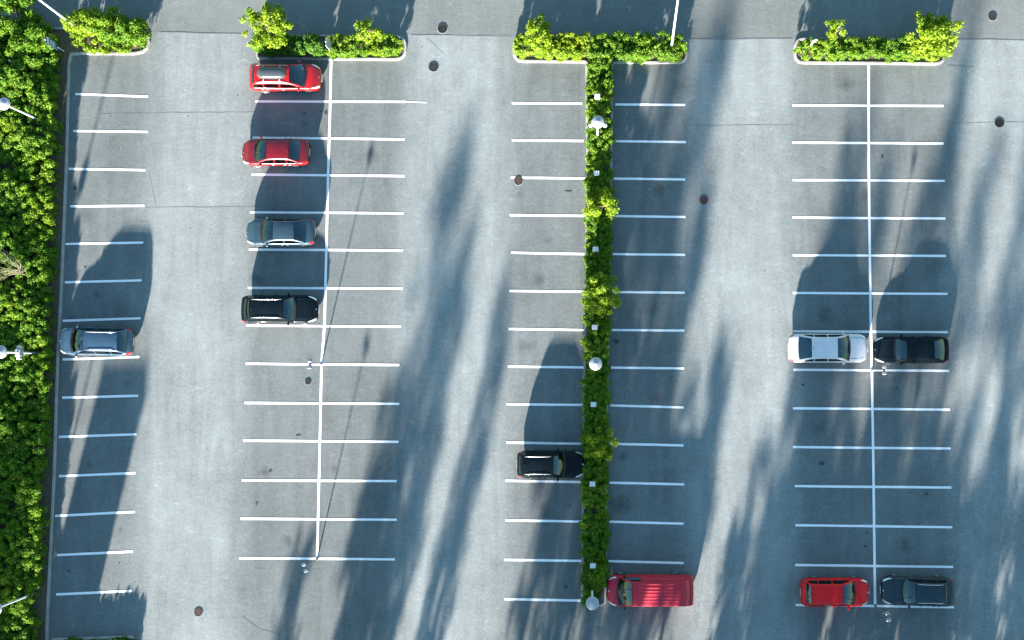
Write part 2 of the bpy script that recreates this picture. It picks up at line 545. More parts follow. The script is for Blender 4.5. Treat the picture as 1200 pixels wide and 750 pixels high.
# ------------------------------------------------------------------ kerbs and beds
def rounded(corners, n=6):
    """corners: (px, py, radius in px) -> ground points in order"""
    P = [Vector(c[:2]) for c in corners]
    out = []
    k = len(P)
    for i in range(k):
        p, a, b, r = P[i], P[i - 1], P[(i + 1) % k], corners[i][2]
        if r <= 0:
            out.append(p)
            continue
        da, db = (a - p).normalized(), (b - p).normalized()
        r = min(r, (a - p).length * 0.49, (b - p).length * 0.49)
        s, e = p + da * r, p + db * r
        for j in range(n + 1):
            t = j / n
            out.append(s * (1 - t) ** 2 + p * 2 * t * (1 - t) + e * t ** 2)
    return [G(q.x, q.y).xy for q in out]

def offset_loop(P, d, closed=True):
    k = len(P)
    out = []
    for i in range(k):
        a = P[i - 1] if (closed or i) else P[i]
        b = P[(i + 1) % k] if (closed or i < k - 1) else P[i]
        t = (b - a).normalized()
        n = Vector((-t.y, t.x))
        sc = 1.0
        if (closed or 0 < i < k - 1):
            t1 = (P[i] - a).normalized()
            n1 = Vector((-t1.y, t1.x))
            sc = 1 / max(0.5, n.dot(n1))
        out.append(P[i] + n * d * sc)
    return out

def kerb(P, width=0.16, h=0.11, closed=True):
    """P is the outer foot of the kerb; the inside lies on the side of +width"""
    A = P
    B = offset_loop(P, 0.03 if width > 0 else -0.03, closed)
    C = offset_loop(P, width, closed)
    k = len(P)
    V = [(p.x, p.y, -0.03) for p in A] + [(p.x, p.y, h) for p in B] + [(p.x, p.y, h) for p in C] + [(p.x, p.y, -0.03) for p in C]
    fs = []
    for i in range(k if closed else k - 1):
        j = (i + 1) % k
        for r in range(3):
            f = (r * k + i, r * k + j, (r + 1) * k + j, (r + 1) * k + i)
            fs.append(f if width < 0 else f[::-1])
    o = mesh_obj('kerb', V, fs, M['kerb'])
    o['kind'] = 'structure'
    return C

def bed(P, z=0.06):
    o = mesh_obj('planting_bed', [(p.x, p.y, z) for p in P], [tuple(range(len(P)))], M['soil'])
    o['kind'] = 'structure'
    # make sure it faces up
    me = o.data
    if me.polygons[0].normal.z < 0:
        bm = bmesh.new(); bm.from_mesh(me); bmesh.ops.reverse_faces(bm, faces=bm.faces); bm.to_mesh(me); bm.free()
    return o

def area(P):
    return sum(P[i].x * P[(i + 1) % len(P)].y - P[(i + 1) % len(P)].x * P[i].y for i in range(len(P))) / 2

def island(corners, wd=0.16):
    P = rounded(corners)
    if area(P) < 0: P = P[::-1]
    C = kerb(P, wd)
    bed(C)
    return P

ISL2 = island([(300,70,7),(477,71.5,15),(477,41,15),(300,40,9)])
ISL3 = island([(601,73.5,13),(601,42,14),(806,43.5,14),(806,75,12),(719,75,2),(717.5,190,0),(715,330,0),(713,450,0),(711.5,600,0),(711,711,9),(681,711,9),
               (681.6,600,0),(683.5,450,0),(685.5,330,0),(687,190,0),(686,74,2)])
ISL4 = island([(930,75,12),(930,44.5,12),(1109,45.5,15),(1109,76.5,15)])
ISLBL = island([(60,748,2),(157,744.5,5),(163,770,5),(62,776,2)])
# left belt: one kerb runs round the corner bed at the top and down the whole lot side
leftk = [(57,1000),(57,735),(60.8,654),(63,608),(65.4,557),(69.7,418),(73,357),(75.5,300),(79.8,190),(83.0,75)]
corner = [(85,65.5),(100,64.5),(130,64.5),(158,64.5),(168,62.5),(174,57.5),(176.5,50),(174,41),(166,35),(150,33.5),(41,31.5),(-140,28)]
PL = [G(*p).xy for p in leftk + corner]
C = kerb(PL, 0.16, closed=False)
bed(C + [G(-140, 1000).xy])

# ------------------------------------------------------------------ foliage
def leaves(cl, n_per, size, up=0.25, squash=1.0, spread=(0.7, 1.08), aspect=1.7, flat=0.75):
    """cl: (k,4) clump centres and radii -> quads of leaf-sized diamonds"""
    cl = np.asarray(cl, dtype=np.float64)
    n = np.maximum(6, (n_per * (cl[:, 3] / cl[:, 3].mean()) ** 2)).astype(int)
    C = np.repeat(cl[:, :3], n, axis=0)
    Rr = np.repeat(cl[:, 3], n)
    m = len(C)
    d = RNG.normal(size=(m, 3))
    d[:, 2] += up
    d /= np.linalg.norm(d, axis=1, keepdims=True)
    P = C + d * (Rr * RNG.uniform(spread[0], spread[1], m))[:, None] * np.array([1, 1, squash])
    nr = d + RNG.normal(size=(m, 3)) * flat + np.array([-0.10, -0.45, 0.25])   # blades turn to the light
    nr /= np.linalg.norm(nr, axis=1, keepdims=True)
    a = np.cross(nr, RNG.normal(size=(m, 3)))
    a /= np.linalg.norm(a, axis=1, keepdims=True)
    b = np.cross(nr, a)
    s = size * RNG.uniform(0.6, 1.35, m)
    a = a * (s * 0.5)[:, None]
    b = b * (s * 0.5 / aspect)[:, None]
    bend = nr * (s * 0.08)[:, None]
    Q = np.stack([P - a, P + b + bend * 0.0 - a * 0.1, P + a, P - b - a * 0.1], axis=1)
    Q[:, :, 2] = np.maximum(Q[:, :, 2], 0.07)
    return Q

ICO = None
def cores(cl, f=0.62):
    """low inner twig masses so that a crown is not hollow"""
    global ICO
    if ICO is None:
        bm = bmesh.new()
        bmesh.ops.create_icosphere(bm, subdivisions=1, radius=1)
        ICO = (np.array([v.co[:] for v in bm.verts]), [[v.index for v in fc.verts] for fc in bm.faces])
        bm.free()
    V, Fc = [], []
    for i, (x, y, z, r) in enumerate(cl):
        q = ICO[0] * r * f * RNG.uniform(0.8, 1.15, (len(ICO[0]), 1)) + np.array([x, y, z])
        q[:, 2] = np.maximum(q[:, 2], 0.05)
        V.append(q)
        o = i * len(ICO[0])
        Fc += [tuple(k + o for k in fc) for fc in ICO[1]]
    return np.concatenate(V), Fc

def in_poly(x, y, P):
    c = False
    j = len(P) - 1
    for i in range(len(P)):
        if (P[i][1] > y) != (P[j][1] > y) and x < (P[j][0] - P[i][0]) * (y - P[i][1]) / (P[j][1] - P[i][1]) + P[i][0]:
            c = not c
        j = i
    return c

def hedge(poly_px, height, dens, rad, n_leaf, size, mat, label, name='hedge', hvar=0.25, cat='hedge', group=None, ztop=None, edge_px=None):
    P = [G(*p).xy for p in poly_px]
    xs, ys = [p.x for p in P], [p.y for p in P]
    cl = []
    x0, x1, y0, y1 = min(xs), max(xs), min(ys), max(ys)
    n = int((x1 - x0) * (y1 - y0) * dens)
    for _ in range(n):
        x, y = random.uniform(x0, x1), random.uniform(y0, y1)
        if not in_poly(x, y, P): continue
        hh = height(x, y) if callable(height) else height
        r = random.uniform(*rad)
        z = hh * (1 + random.uniform(-hvar, hvar)) - r
        cl.append((x, y, max(z, r * 0.5), r))
        if random.random() < 0.45:
            cl.append((x + random.uniform(-.2, .2), y + random.uniform(-.2, .2), max(r * 0.5, z * random.uniform(0.25, 0.6)), r))
    root = empty(name, (sum(xs) / len(xs), sum(ys) / len(ys), 0.06))
    tag(root, label, cat, group)
    off = np.array(root.location)
    cl = np.array(cl)
    cl[:, :3] -= off
    Q = leaves(cl, n_leaf, size)
    Q[:, :, 2] = np.maximum(Q[:, :, 2], 0.02)
    tag(np_quads('foliage', Q, mat, root), kind='stuff')
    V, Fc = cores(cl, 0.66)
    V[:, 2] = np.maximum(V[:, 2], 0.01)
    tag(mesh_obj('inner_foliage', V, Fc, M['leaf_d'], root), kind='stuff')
    return root

def limb(mb, a, b, r0, r1, n=6, sag=0.1):
    a, b = Vector(a), Vector(b)
    pts, rs = [], []
    k = 5
    off = Vector((random.uniform(-1, 1), random.uniform(-1, 1), random.uniform(0, .6))) * (b - a).length * sag
    for i in range(k + 1):
        t = i / k
        pts.append(a.lerp(b, t) + off * math.sin(t * math.pi))
        rs.append(r0 * (1 - t) + r1 * t)
    mb.tube(pts, rs, n)

def tree(name, base, crown, mat, label, n_clump=40, rad=(0.22, 0.42), n_leaf=90, size=0.15, trunk_r=0.06, cat='tree', group=None, shape=None, gap=0.0, limbs=9, coreness=0.0, leafspread=(0.35, 1.1), barkmat=None):
    """base: ground point; crown: centre (world) and radii"""
    root = empty(name, (base[0], base[1], 0.06))
    tag(root, label, cat, group)
    off = Vector(root.location)
    cx, cy, cz, rx, ry, rz = crown
    c = Vector((cx, cy, cz)) - off
    cl = []
    tries = 0
    while len(cl) < n_clump and tries < n_clump * 40:
        tries += 1
        d = Vector((random.gauss(0, 1), random.gauss(0, 1), random.gauss(0, 1))).normalized()
        q = random.uniform(0.25, 1.0) ** 0.6
        p = Vector((d.x * rx * q, d.y * ry * q, d.z * rz * q))
        if shape and not shape(p.x / rx, p.y / ry, p.z / rz): continue
        r = random.uniform(*rad)
        p = c + p
        if p.z - r < 0.05: p.z = r + 0.05
        cl.append((p.x, p.y, p.z, r))
    mb = MB()
    top = c + Vector((0, 0, rz * 0.55))
    mid = c - Vector((0, 0, rz * 0.5))
    limb(mb, (0, 0, -0.03), mid, trunk_r, trunk_r * 0.75, 8, 0.05)
    limb(mb, mid, top, trunk_r * 0.75, trunk_r * 0.2, 6, 0.08)
    for k in range(limbs):
        e = random.choice(cl)
        s = mid.lerp(top, random.uniform(0.0, 0.8))
        limb(mb, s, e[:3], trunk_r * 0.42, trunk_r * 0.10, 5, 0.12)
    mb.build('trunk', barkmat or M['bark'], root, True)
    cl = np.array(cl)
    Q = leaves(cl, n_leaf, size, up=0.15, spread=leafspread, flat=0.9)
    Q[:, :, 2] = np.maximum(Q[:, :, 2], 0.02)
    np_quads('crown', Q, mat, root)
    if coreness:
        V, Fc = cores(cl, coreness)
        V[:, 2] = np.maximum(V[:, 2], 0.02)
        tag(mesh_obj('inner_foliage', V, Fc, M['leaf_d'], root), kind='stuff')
    return root

# broad belt on the left side
def belt_h(x, y):
    return 1.15 + 0.25 * math.sin(x * 0.9 + 1.2) * math.sin(y * 0.55) + 0.12 * math.sin(y * 1.7 + x)
hedge([(-40, 36), (40, 40), (73, 66), (74, 120), (71, 200), (66, 300), (64, 400), (60.5, 500), (55.5, 620), (50, 740), (48, 800), (-60, 800)],
      belt_h, 13, (0.16, 0.30), 95, 0.115, M['leaf'], 'broad belt of dense green shrubs along the left kerb of the lot', 'shrub_belt', 0.15, 'hedge')
# taller rounded shrubs at its top end
for i, (px, py, rx, h, lab) in enumerate([(14, 16, 1.5, 2.3, 'tall leafy shrub filling the top left corner of the photo'),
                               (42, 42, 1.25, 1.9, 'rounded tall shrub on the belt just left of the blue sign'),
                               (14, 72, 1.5, 2.0, 'tall shrub on the belt above the highest left lamp')]):
    p = G(px, py, h * 0.7)
    tree('shrub', (p.x, p.y), (p.x, p.y, h * 0.62, rx, rx, h * 0.5), M['leaf'], lab, 46, (0.26, 0.42), 170, 0.13, 0.05, 'shrub', 'tall shrubs at the top of the left belt', coreness=0.6)
# corner bed shrubs
for i, (px, py, rx, h, lab) in enumerate([(97, 27, 1.15, 2.1, 'leafy shrub at the left end of the corner bed, lamp pole rising through it'),
                               (126, 30, 1.25, 2.2, 'leafy shrub in the middle of the top left corner bed'),
                               (154, 37, 1.05, 1.8, 'leafy shrub at the rounded right end of the corner bed')]):
    p = G(px, py, h * 0.7)
    tree('shrub', (p.x, p.y), (p.x, p.y, h * 0.6, rx, rx * 0.95, h * 0.52), M['leaf_y'] if i == 0 else M['leaf'], lab, 44, (0.24, 0.40), 170, 0.13, 0.05, 'shrub', 'shrubs in the top left corner bed', coreness=0.6)
hedge([(84, 44), (100, 62), (165, 62.5), (173, 54), (168, 42), (100, 38)], 0.55, 7, (0.16, 0.28), 60, 0.14, M['leaf_y'],
      'low yellow-green ground plants along the kerb of the corner bed', 'low_planting', 0.3, 'plants')
# island 2
hedge([(303, 47), (303, 66.5), (382, 67.5), (382, 46)], 1.15, 27, (0.13, 0.25), 80, 0.105, M['leaf_d'],
      'low dark green hedge on the island behind the red estate car', 'hedge', 0.2)
hedge([(388, 46), (388, 67), (458, 68), (471, 61), (473, 53), (466, 46)], 1.0, 27, (0.13, 0.24), 80, 0.105, M['leaf'],
      'low bright hedge on the rounded right end of the second island', 'hedge', 0.2)
# island 3 (T shape)
hedge([(606, 48), (604, 60), (610, 70), (688, 71), (690, 46)], 1.1, 27, (0.13, 0.25), 80, 0.105, M['leaf_y'],
      'low bright hedge on the left arm of the T-shaped island', 'hedge', 0.2)
hedge([(690, 45), (690, 72), (790, 72.5), (800, 66), (802, 55), (795, 46)], 1.15, 27, (0.13, 0.26), 80, 0.105, M['leaf'],
      'dark low hedge on the right arm of the T-shaped island', 'hedge', 0.2)
hedge([(689, 74), (717, 74), (716, 190), (714, 330), (712, 450), (710.5, 600), (710, 692), (683, 692), (683.4, 600), (685.3, 450), (687.3, 330), (689, 190)],
      lambda x, y: 0.85 + 0.12 * math.sin(y * 1.3), 27, (0.13, 0.26), 80, 0.105, M['leaf'], 'long narrow green hedge dividing the two middle parking rows', 'hedge', 0.22)
hedge([(685, 693), (685, 708), (707, 708), (707, 693)], 0.7, 10, (0.18, 0.30), 130, 0.12, M['leaf_d'],
      'low dark planting at the bottom end of the long hedge', 'low_planting', 0.2, 'plants')
# island 4
hedge([(935, 50), (933, 62), (940, 71), (1060, 72), (1060, 49)], 1.0, 27, (0.13, 0.24), 80, 0.105, M['leaf'],
      'low green hedge filling the left two thirds of the right island', 'hedge', 0.2)
hedge([(1060, 49), (1060, 72.5), (1092, 73), (1103, 67), (1104, 55), (1098, 50)], 0.85, 27, (0.13, 0.24), 80, 0.105, M['leaf_y'],
      'low plants under the bright tree at the right end of the right island', 'low_planting', 0.2, 'plants')
hedge([(66, 751), (154, 748), (158, 766), (66, 772)], 0.60, 27, (0.13, 0.24), 80, 0.105, M['leaf_d'],
      'low dark planting behind the kerb at the bottom left corner', 'low_planting', 0.2, 'plants')

def small_tree(base, cpx, rpx, cz, rz, mat, label, **kw):
    b = G(*base)
    c = G(cpx[0], cpx[1], cz)
    k = 1 / 17.9 * (CAM_H - cz) / CAM_H
    return tree('young_tree', b, (c.x, c.y, cz, rpx[0] * k, rpx[1] * k, rz), mat, label, group='young trees on the islands', **kw)
small_tree((322, 57), (313, 33), (31, 26), 2.3, 1.2, M['leaf_y'], 'young spreading tree at the left end of the second island', n_clump=60, n_leaf=85, size=0.16, rad=(0.2, 0.36))
small_tree((438, 57), (430, 36), (17, 18), 2.2, 1.0, M['leaf_y'], 'small young tree with bare stem near the right end of the second island', n_clump=32, n_leaf=70, size=0.15, rad=(0.16, 0.28))
small_tree((643, 58), (632, 40), (17, 22), 1.9, 1.0, M['leaf_y'], 'young tree on the left arm of the T-shaped island', n_clump=44, n_leaf=80, size=0.16, rad=(0.18, 0.32))
small_tree((976, 60), (981, 34), (13, 15), 2.1, 0.9, M['leaf_y'], 'thin small tree with pale bare twigs on the right island', n_clump=20, n_leaf=55, size=0.14, rad=(0.15, 0.25), barkmat=M['drybark'], limbs=14)
small_tree((1079, 63), (1094, 42), (33, 29), 2.3, 1.2, M['leaf_y'], 'bright yellow-green young tree at the right end of the right island', n_clump=70, n_leaf=90, size=0.17, rad=(0.2, 0.38))
for (px, py, r, h, mt, lab) in [(707, 242, 20, 2.2, 'leaf_y', 'rounded bright bush swelling from the long hedge, the highest of its bushes'),
                           (705, 343, 24, 2.5, 'leaf_y', 'largest rounded bush in the long hedge, between two outlet posts'),
                           (703, 521, 18, 2.0, 'leaf_y', 'rounded bush in the long hedge beside the black car parked against it'),
                           (697, 673, 12.5, 1.3, 'leaf', 'small fresh green bush near the bottom end of the long hedge')]:
    p = G(px, py, h * 0.6)
    k = r / 17.9
    tree('bush', (p.x, p.y), (p.x, p.y, h * 0.55, k, k, h * 0.48), M[mt], lab, 46, (0.2, 0.36), 140, 0.125, 0.04, 'bush', 'bushes in the long hedge', coreness=0.5)

# leafless shrub lying over the belt at the left edge
root = empty('bare_shrub', (*G(38, 326, 0.6).xy, 0.06))
tag(root, 'leafless pale branches spreading over the shrub belt at the left edge', 'shrub')
mb = MB()
o0 = Vector(root.location)
for k in range(16):
    e = G(random.uniform(-6, 24), random.uniform(292, 330), random.uniform(1.6, 2.2)) - o0
    m_ = G(26 + random.uniform(-4, 4), 318 + random.uniform(-3, 3), 1.35) - o0
    if k == 0: limb(mb, (0, 0, 0), m_, 0.05, 0.035, 6, 0.05)
    limb(mb, m_, e, 0.026, 0.007, 5, 0.14)
    e2 = e + Vector((random.uniform(-.6, .1), random.uniform(-.3, .5), random.uniform(0, .3)))
    limb(mb, m_.lerp(e, .6), e2, 0.013, 0.005, 4, 0.1)
mb.build('branches', M['drybark'], root, True)

# ------------------------------------------------------------------ street furniture
def disc_lamp(base_px, h, label, spots=False, box=False):
    p = G(*base_px)
    root = empty('lamp_post', (p.x, p.y, 0.06))
    tag(root, label, 'lamp post', 'disc-topped lamp posts')
    MB().lathe((0, 0, 0), [(0.11, 0), (0.11, 0.5), (0.06, 0.56), (0.055, h - 0.3), (0.055, h - 0.05)], 12).build('pole', M['white_metal'], root, True)
    MB().lathe((0, 0, h - 0.22), [(0.10, 0), (0.16, 0.06), (0.20, 0.14)], 20).build('lens', M['lens'], root, True)
    MB().lathe((0, 0, h - 0.08), [(0.35, 0), (0.375, 0.02), (0.375, 0.05), (0.33, 0.075), (0.14, 0.115), (0.13, 0.15), (0.05, 0.17)], 28).build('lamp_shade', M['lamp_top'], root)
    MB().lathe((0, 0, h - 0.085), [(0.372, 0), (0.392, 0.01), (0.392, 0.04), (0.376, 0.052)], 28).build('rim', M['white_metal'], root, True)
    if spots:
        for s in (-1, 1):
            mb = MB()
            mb.lathe((s * 0.44, -0.16, h - 0.42), [(0.04, 0), (0.11, 0.05), (0.14, 0.14), (0.12, 0.24), (0.05, 0.30)], 14)
            mb.tube([(0, 0, h - 0.34), (s * 0.25, -0.1, h - 0.34), (s * 0.44, -0.16, h - 0.3)], 0.025, 6)
            mb.build('spotlight', M['white_metal'], root, True)
    if box:
        bz = h * 0.52
        MB().box((0, 0, bz), (0.34, 0.46, 0.45), 0, 0.03).build('control_box', M['lamp_top'], root)
        for s in (-1, 1):
            MB().box((0, s * 0.34, bz), (0.24, 0.20, 0.28), 0, 0.03).build('camera_housing', M['sign_back'], root)
    return root
disc_lamp((700, 162), 4.6, 'lamp post with two small spotlights at the top end of the long hedge', spots=True)
disc_lamp((697.5, 427), 4.6, 'lamp post with plain round top halfway down the long hedge')
disc_lamp((694, 689), 4.6, 'lamp post with plain round top at the bottom end of the long hedge')
disc_lamp((49, 142), 4.6, 'white lamp post leaning out of the shrub belt at the upper left')
disc_lamp((46, 414), 4.6, 'lamp post in the shrub belt carrying a pale equipment box', box=True)
disc_lamp((41, 695), 4.6, 'white lamp post in the shrub belt at the lower left edge')

def column_lamp(base_px, label, mat, rz=0.0):
    p = G(*base_px)
    root = empty('column_lamp', (p.x, p.y, 0.016), rz)
    tag(root, label, 'lamp post', 'slim lamp posts on the centre lines')
    h = 3.0
    MB().lathe((0, 0, 0), [(0.085, 0), (0.085, 0.03), (0.045, 0.05), (0.045, 0.3), (0.038, 0.32), (0.032, h - 0.25)], 10).build('pole', M['grey_metal'], root, True)
    MB().box((0, 0, h - 0.17), (0.12, 0.58, 0.07), 0, 0.015).build('crossbar', M['grey_metal'], root)
    for s in (-1, 1):
        MB().box((0, s * 0.2, h - 0.06), (0.27, 0.22, 0.12), 0, 0.03).build('lamp_head', mat, root)
    return root
M['lamp_blue'] = simple('lamp_head_blue', (0.10, 0.15, 0.19), 0.45, 0.3)
column_lamp((376.7, 426.7), 'slim lamp post halfway down the left double row', M['lamp_blue'])
column_lamp((371.7, 655), 'slim lamp post at the bottom end of the left double row', M['lamp_blue'], R(20))
column_lamp((1021.8, 433.5), 'slim lamp post beside the white saloon on the right double row', M['grey_metal'])
column_lamp((1025.6, 710), 'slim lamp post beside the red hatchback at the bottom right', M['grey_metal'], R(10))

def street_lamp(base_px, top_px, h, label, arm):
    p = G(*base_px)
    root = empty('street_lamp', (p.x, p.y, 0.06))
    tag(root, label, 'street lamp', 'tall street lamps along the top road')
    t = G(*top_px, h) - Vector(root.location)
    t.z = h
    MB().tube([(0, 0, 0), (0, 0, 0.02) , t * 0.12, t * 0.121, t], [0.11, 0.11, 0.10, 0.075, 0.05], 12).build('pole', M['white_metal'], root, True)
    a = Vector(arm)
    MB().tube([t, t + Vector((0, 0, 0.25)) + a * 0.3, t + Vector((0, 0, 0.32)) + a], 0.04, 8).build('arm', M['white_metal'], root, True)
    MB().box(t + Vector((0, 0, 0.32)) + a * 1.25, (0.3, 0.75, 0.14), math.atan2(-a.x, a.y), 0.04).build('lamp_head', M['lamp_top'], root)
street_lamp((101, 41), (3, -33), 8.0, 'tall white street lamp rising from the corner bed at the top left', (0, 1.3, 0))
street_lamp((786, 62), (797, -20), 9.0, 'tall white street lamp rising from the right arm of the T-shaped island', (0, 1.3, 0))

def sign(base_px, rz, w_, z0, z1, label, blue=False, marks=False, thin=0.035):
    p = G(*base_px)
    root = empty('sign_post', (p.x, p.y, 0.06), rz)
    tag(root, label, 'sign')
    MB().lathe((0, 0, 0), [(0.05, 0), (0.035, 0.02), (0.035, z1 - 0.05)], 10).build('post', M['white_metal'], root, True)
    MB().box((0, -0.06, (z0 + z1) / 2), (w_, thin, z1 - z0), 0, 0.012).build('panel', M['sign_blue'] if blue else M['sign_back'], root)
    if marks:
        mk = simple('sign_white', (0.75, 0.77, 0.8), 0.5)
        for k in range(3):
            MB().box((-w_ * 0.3 + k * w_ * 0.3, -0.06 - thin / 2 - 0.003, z1 - 0.28), (w_ * 0.2, 0.006, 0.26)).build('marking', mk, root)
        for k in range(4):
            MB().box((0, -0.06 - thin / 2 - 0.003, z1 - 0.62 - 0.18 * k), (w_ * 0.72, 0.006, 0.07)).build('marking', mk, root)
    return root
sign((75, 60), R(97), 0.50, 0.95, 2.5, 'blue information sign on a post at the left end of the corner bed', True, True)
sign((391, 60.5), R(80), 0.55, 0.7, 2.2, 'pale grey sign on a post in the middle of the second island')
sign((947, 58), R(10), 0.30, 1.7, 2.2, 'narrow white sign post at the left end of the right island', False, False, 0.05)

def outlet(px, py, label):
    p = G(px, py, 1.2)
    root = empty('outlet_post', (p.x, p.y, 0.06))
    tag(root, label, 'outlet post', 'white outlet posts in the long hedge')
    MB().box((0, 0, 0.45), (0.10, 0.10, 0.9), 0, 0.012).build('post', M['grey_metal'], root)
    MB().box((0, 0, 1.03), (0.33, 0.26, 0.30), 0, 0.02).build('outlet_box', M['white_metal'], root)
    MB().box((0, -0.002, 1.20), (0.36, 0.31, 0.04), 0, 0.012).build('lid', M['white_metal'], root)
for k, (px, py) in enumerate([(700, 113), (699, 203), (698, 292), (697, 383.5), (695.5, 474), (694.2, 567), (694.8, 663)]):
    outlet(px, py, ['topmost', 'second', 'third', 'fourth', 'fifth', 'sixth', 'lowest'][k] + ' white outlet post in the long hedge' + (', counted from the top' if 0 < k < 6 else ''))

def manhole(px, py, r, label, style='solid', rim='mortar'):
    p = G(px, py)
    root = empty('manhole_cover', (p.x, p.y, 0.004), random.uniform(0, 3))
    tag(root, label, 'manhole', 'drain and manhole covers')
    iron = M['rust'] if style == 'rust' else M['iron']
    n = 20
    V = [(rr * math.cos(2 * math.pi * k / n) * random.uniform(.97, 1.03), rr * math.sin(2 * math.pi * k / n), zz) for rr, zz in ((r * 1.22, 0.004), (r * 1.0, 0.012)) for k in range(n)]
    mesh_obj('surround', V, [(k, (k + 1) % n, n + (k + 1) % n, n + k) for k in range(n)], M[rim], root)
    V = [(rr * math.cos(2 * math.pi * k / n), rr * math.sin(2 * math.pi * k / n), zz) for rr, zz in ((r * 1.03, 0.008), (r * 1.02, 0.026), (r * 0.9, 0.026), (r * 0.88, 0.010)) for k in range(n)]
    mesh_obj('frame', V, [(q * n + k, q * n + (k + 1) % n, (q + 1) * n + (k + 1) % n, (q + 1) * n + k) for q in range(3) for k in range(n)], iron, root)
    if style == 'grate':
        MB().lathe((0, 0, 0.004), [(r * 0.9, 0), (r * 0.9, 0.003)], n).build('shaft', M['hole'], root)
        for k in range(-3, 4):
            y = k * r * 0.25
            ln = 2 * math.sqrt(max(0.0, (r * 0.88) ** 2 - y * y))
            MB().box((0, y, 0.016), (ln, r * 0.11, 0.014)).build('bar', iron, root)
    else:
        mb = MB().lathe((0, 0, 0.004), [(r * 0.87, 0), (r * 0.87, 0.014), (r * 0.84, 0.016), (r * 0.5, 0.0165)], n)
        mb.build('lid', iron, root)
        for k in range(8):
            t = 2 * math.pi * k / 8
            MB().box((r * 0.66 * math.cos(t), r * 0.66 * math.sin(t), 0.0225), (r * 0.28, r * 0.07, 0.006), t).build('rib', iron, root)
manhole(518.5, 33.5, 0.31, 'round drain grate on the road right of the second island', 'grate')
manhole(508, 78.5, 0.31, 'round manhole cover below and right of the second island')
manhole(1163, 19.5, 0.27, 'dark manhole cover at the top right on the road')
manhole(1171, 144, 0.31, 'round grate at the right side, below the right island', 'grate')
manhole(607.5, 212, 0.28, 'rusty manhole cover at the end of a stall line left of the long hedge', 'rust')
manhole(824.5, 234.5, 0.28, 'rusty manhole cover in the lane right of the long hedge', 'rust')
manhole(232.5, 717.5, 0.26, 'dirty brown drain in the lane at the bottom left', 'rust')
manhole(361, 447.5, 0.19, 'small dark cover beside the slim lamp in the left double row')

# ------------------------------------------------------------------ cars
M['tyre'] = simple('tyre_rubber', (0.018, 0.018, 0.019), 0.8)
M['rim'] = simple('alloy_rim', (0.55, 0.56, 0.58), 0.3, 0.7)
M['black'] = simple('black_trim', (0.012, 0.012, 0.013), 0.5)
M['arch'] = simple('wheel_arch', (0.006, 0.006, 0.007), 0.9)
M['seatcloth'] = simple('seat_cloth', (0.05, 0.052, 0.055), 0.8)
M['dash'] = simple('dashboard', (0.02, 0.02, 0.022), 0.6)
M['paper'] = simple('paper', (0.6, 0.62, 0.6), 0.7)
M['headlight'] = simple('headlight', (0.72, 0.76, 0.78), 0.12, 0.3, coat=1.0)
M['taillight'] = simple('taillight', (0.35, 0.01, 0.01), 0.2, coat=1.0)
M['plate'] = simple('number_plate', (0.70, 0.71, 0.70), 0.5)
M['chrome'] = simple('bright_trim', (0.65, 0.66, 0.67), 0.18, 0.95)
M['silver'] = simple('silver_rail', (0.60, 0.61, 0.63), 0.3, 0.7)
M['glass'] = glass_mat('car_glass', (0.24, 0.36, 0.38), 0.08)
M['dark_glass'] = glass_mat('tinted_glass', (0.06, 0.09, 0.10), 0.03)

def paint(name, col, metal=0.0, rough=0.35, coat=0.7):
    m, t, b = new_mat(name)
    tc = t.nodes.new('ShaderNodeTexCoord')
    n = noise_node(t, tc.outputs['Object'], 2.5, 5, 0.6)
    d = ramp(t, n, [(0.3, tuple(c * 0.9 for c in col)), (0.7, tuple(min(1, c * 1.06 + 0.002) for c in col))])
    t.links.new(d, b.inputs['Base Color'])
    b.inputs['Metallic'].default_value = metal
    b.inputs['Roughness'].default_value = rough
    b.inputs['Coat Weight'].default_value = coat
    b.inputs['Specular IOR Level'].default_value = 0.5 * coat / 0.7
    b.inputs['Coat Roughness'].default_value = 0.05
    return m

def smooth(t):
    t = max(0.0, min(1.0, t))
    return t * t * (3 - 2 * t)

def interp(pts, x):
    """pts sorted by x"""
    if x <= pts[0][0]: return pts[0][1]
    for (x0, y0), (x1, y1) in zip(pts, pts[1:]):
        if x <= x1:
            t = (x - x0) / (x1 - x0)
            return y0 + (y1 - y0) * t
    return pts[-1][1]

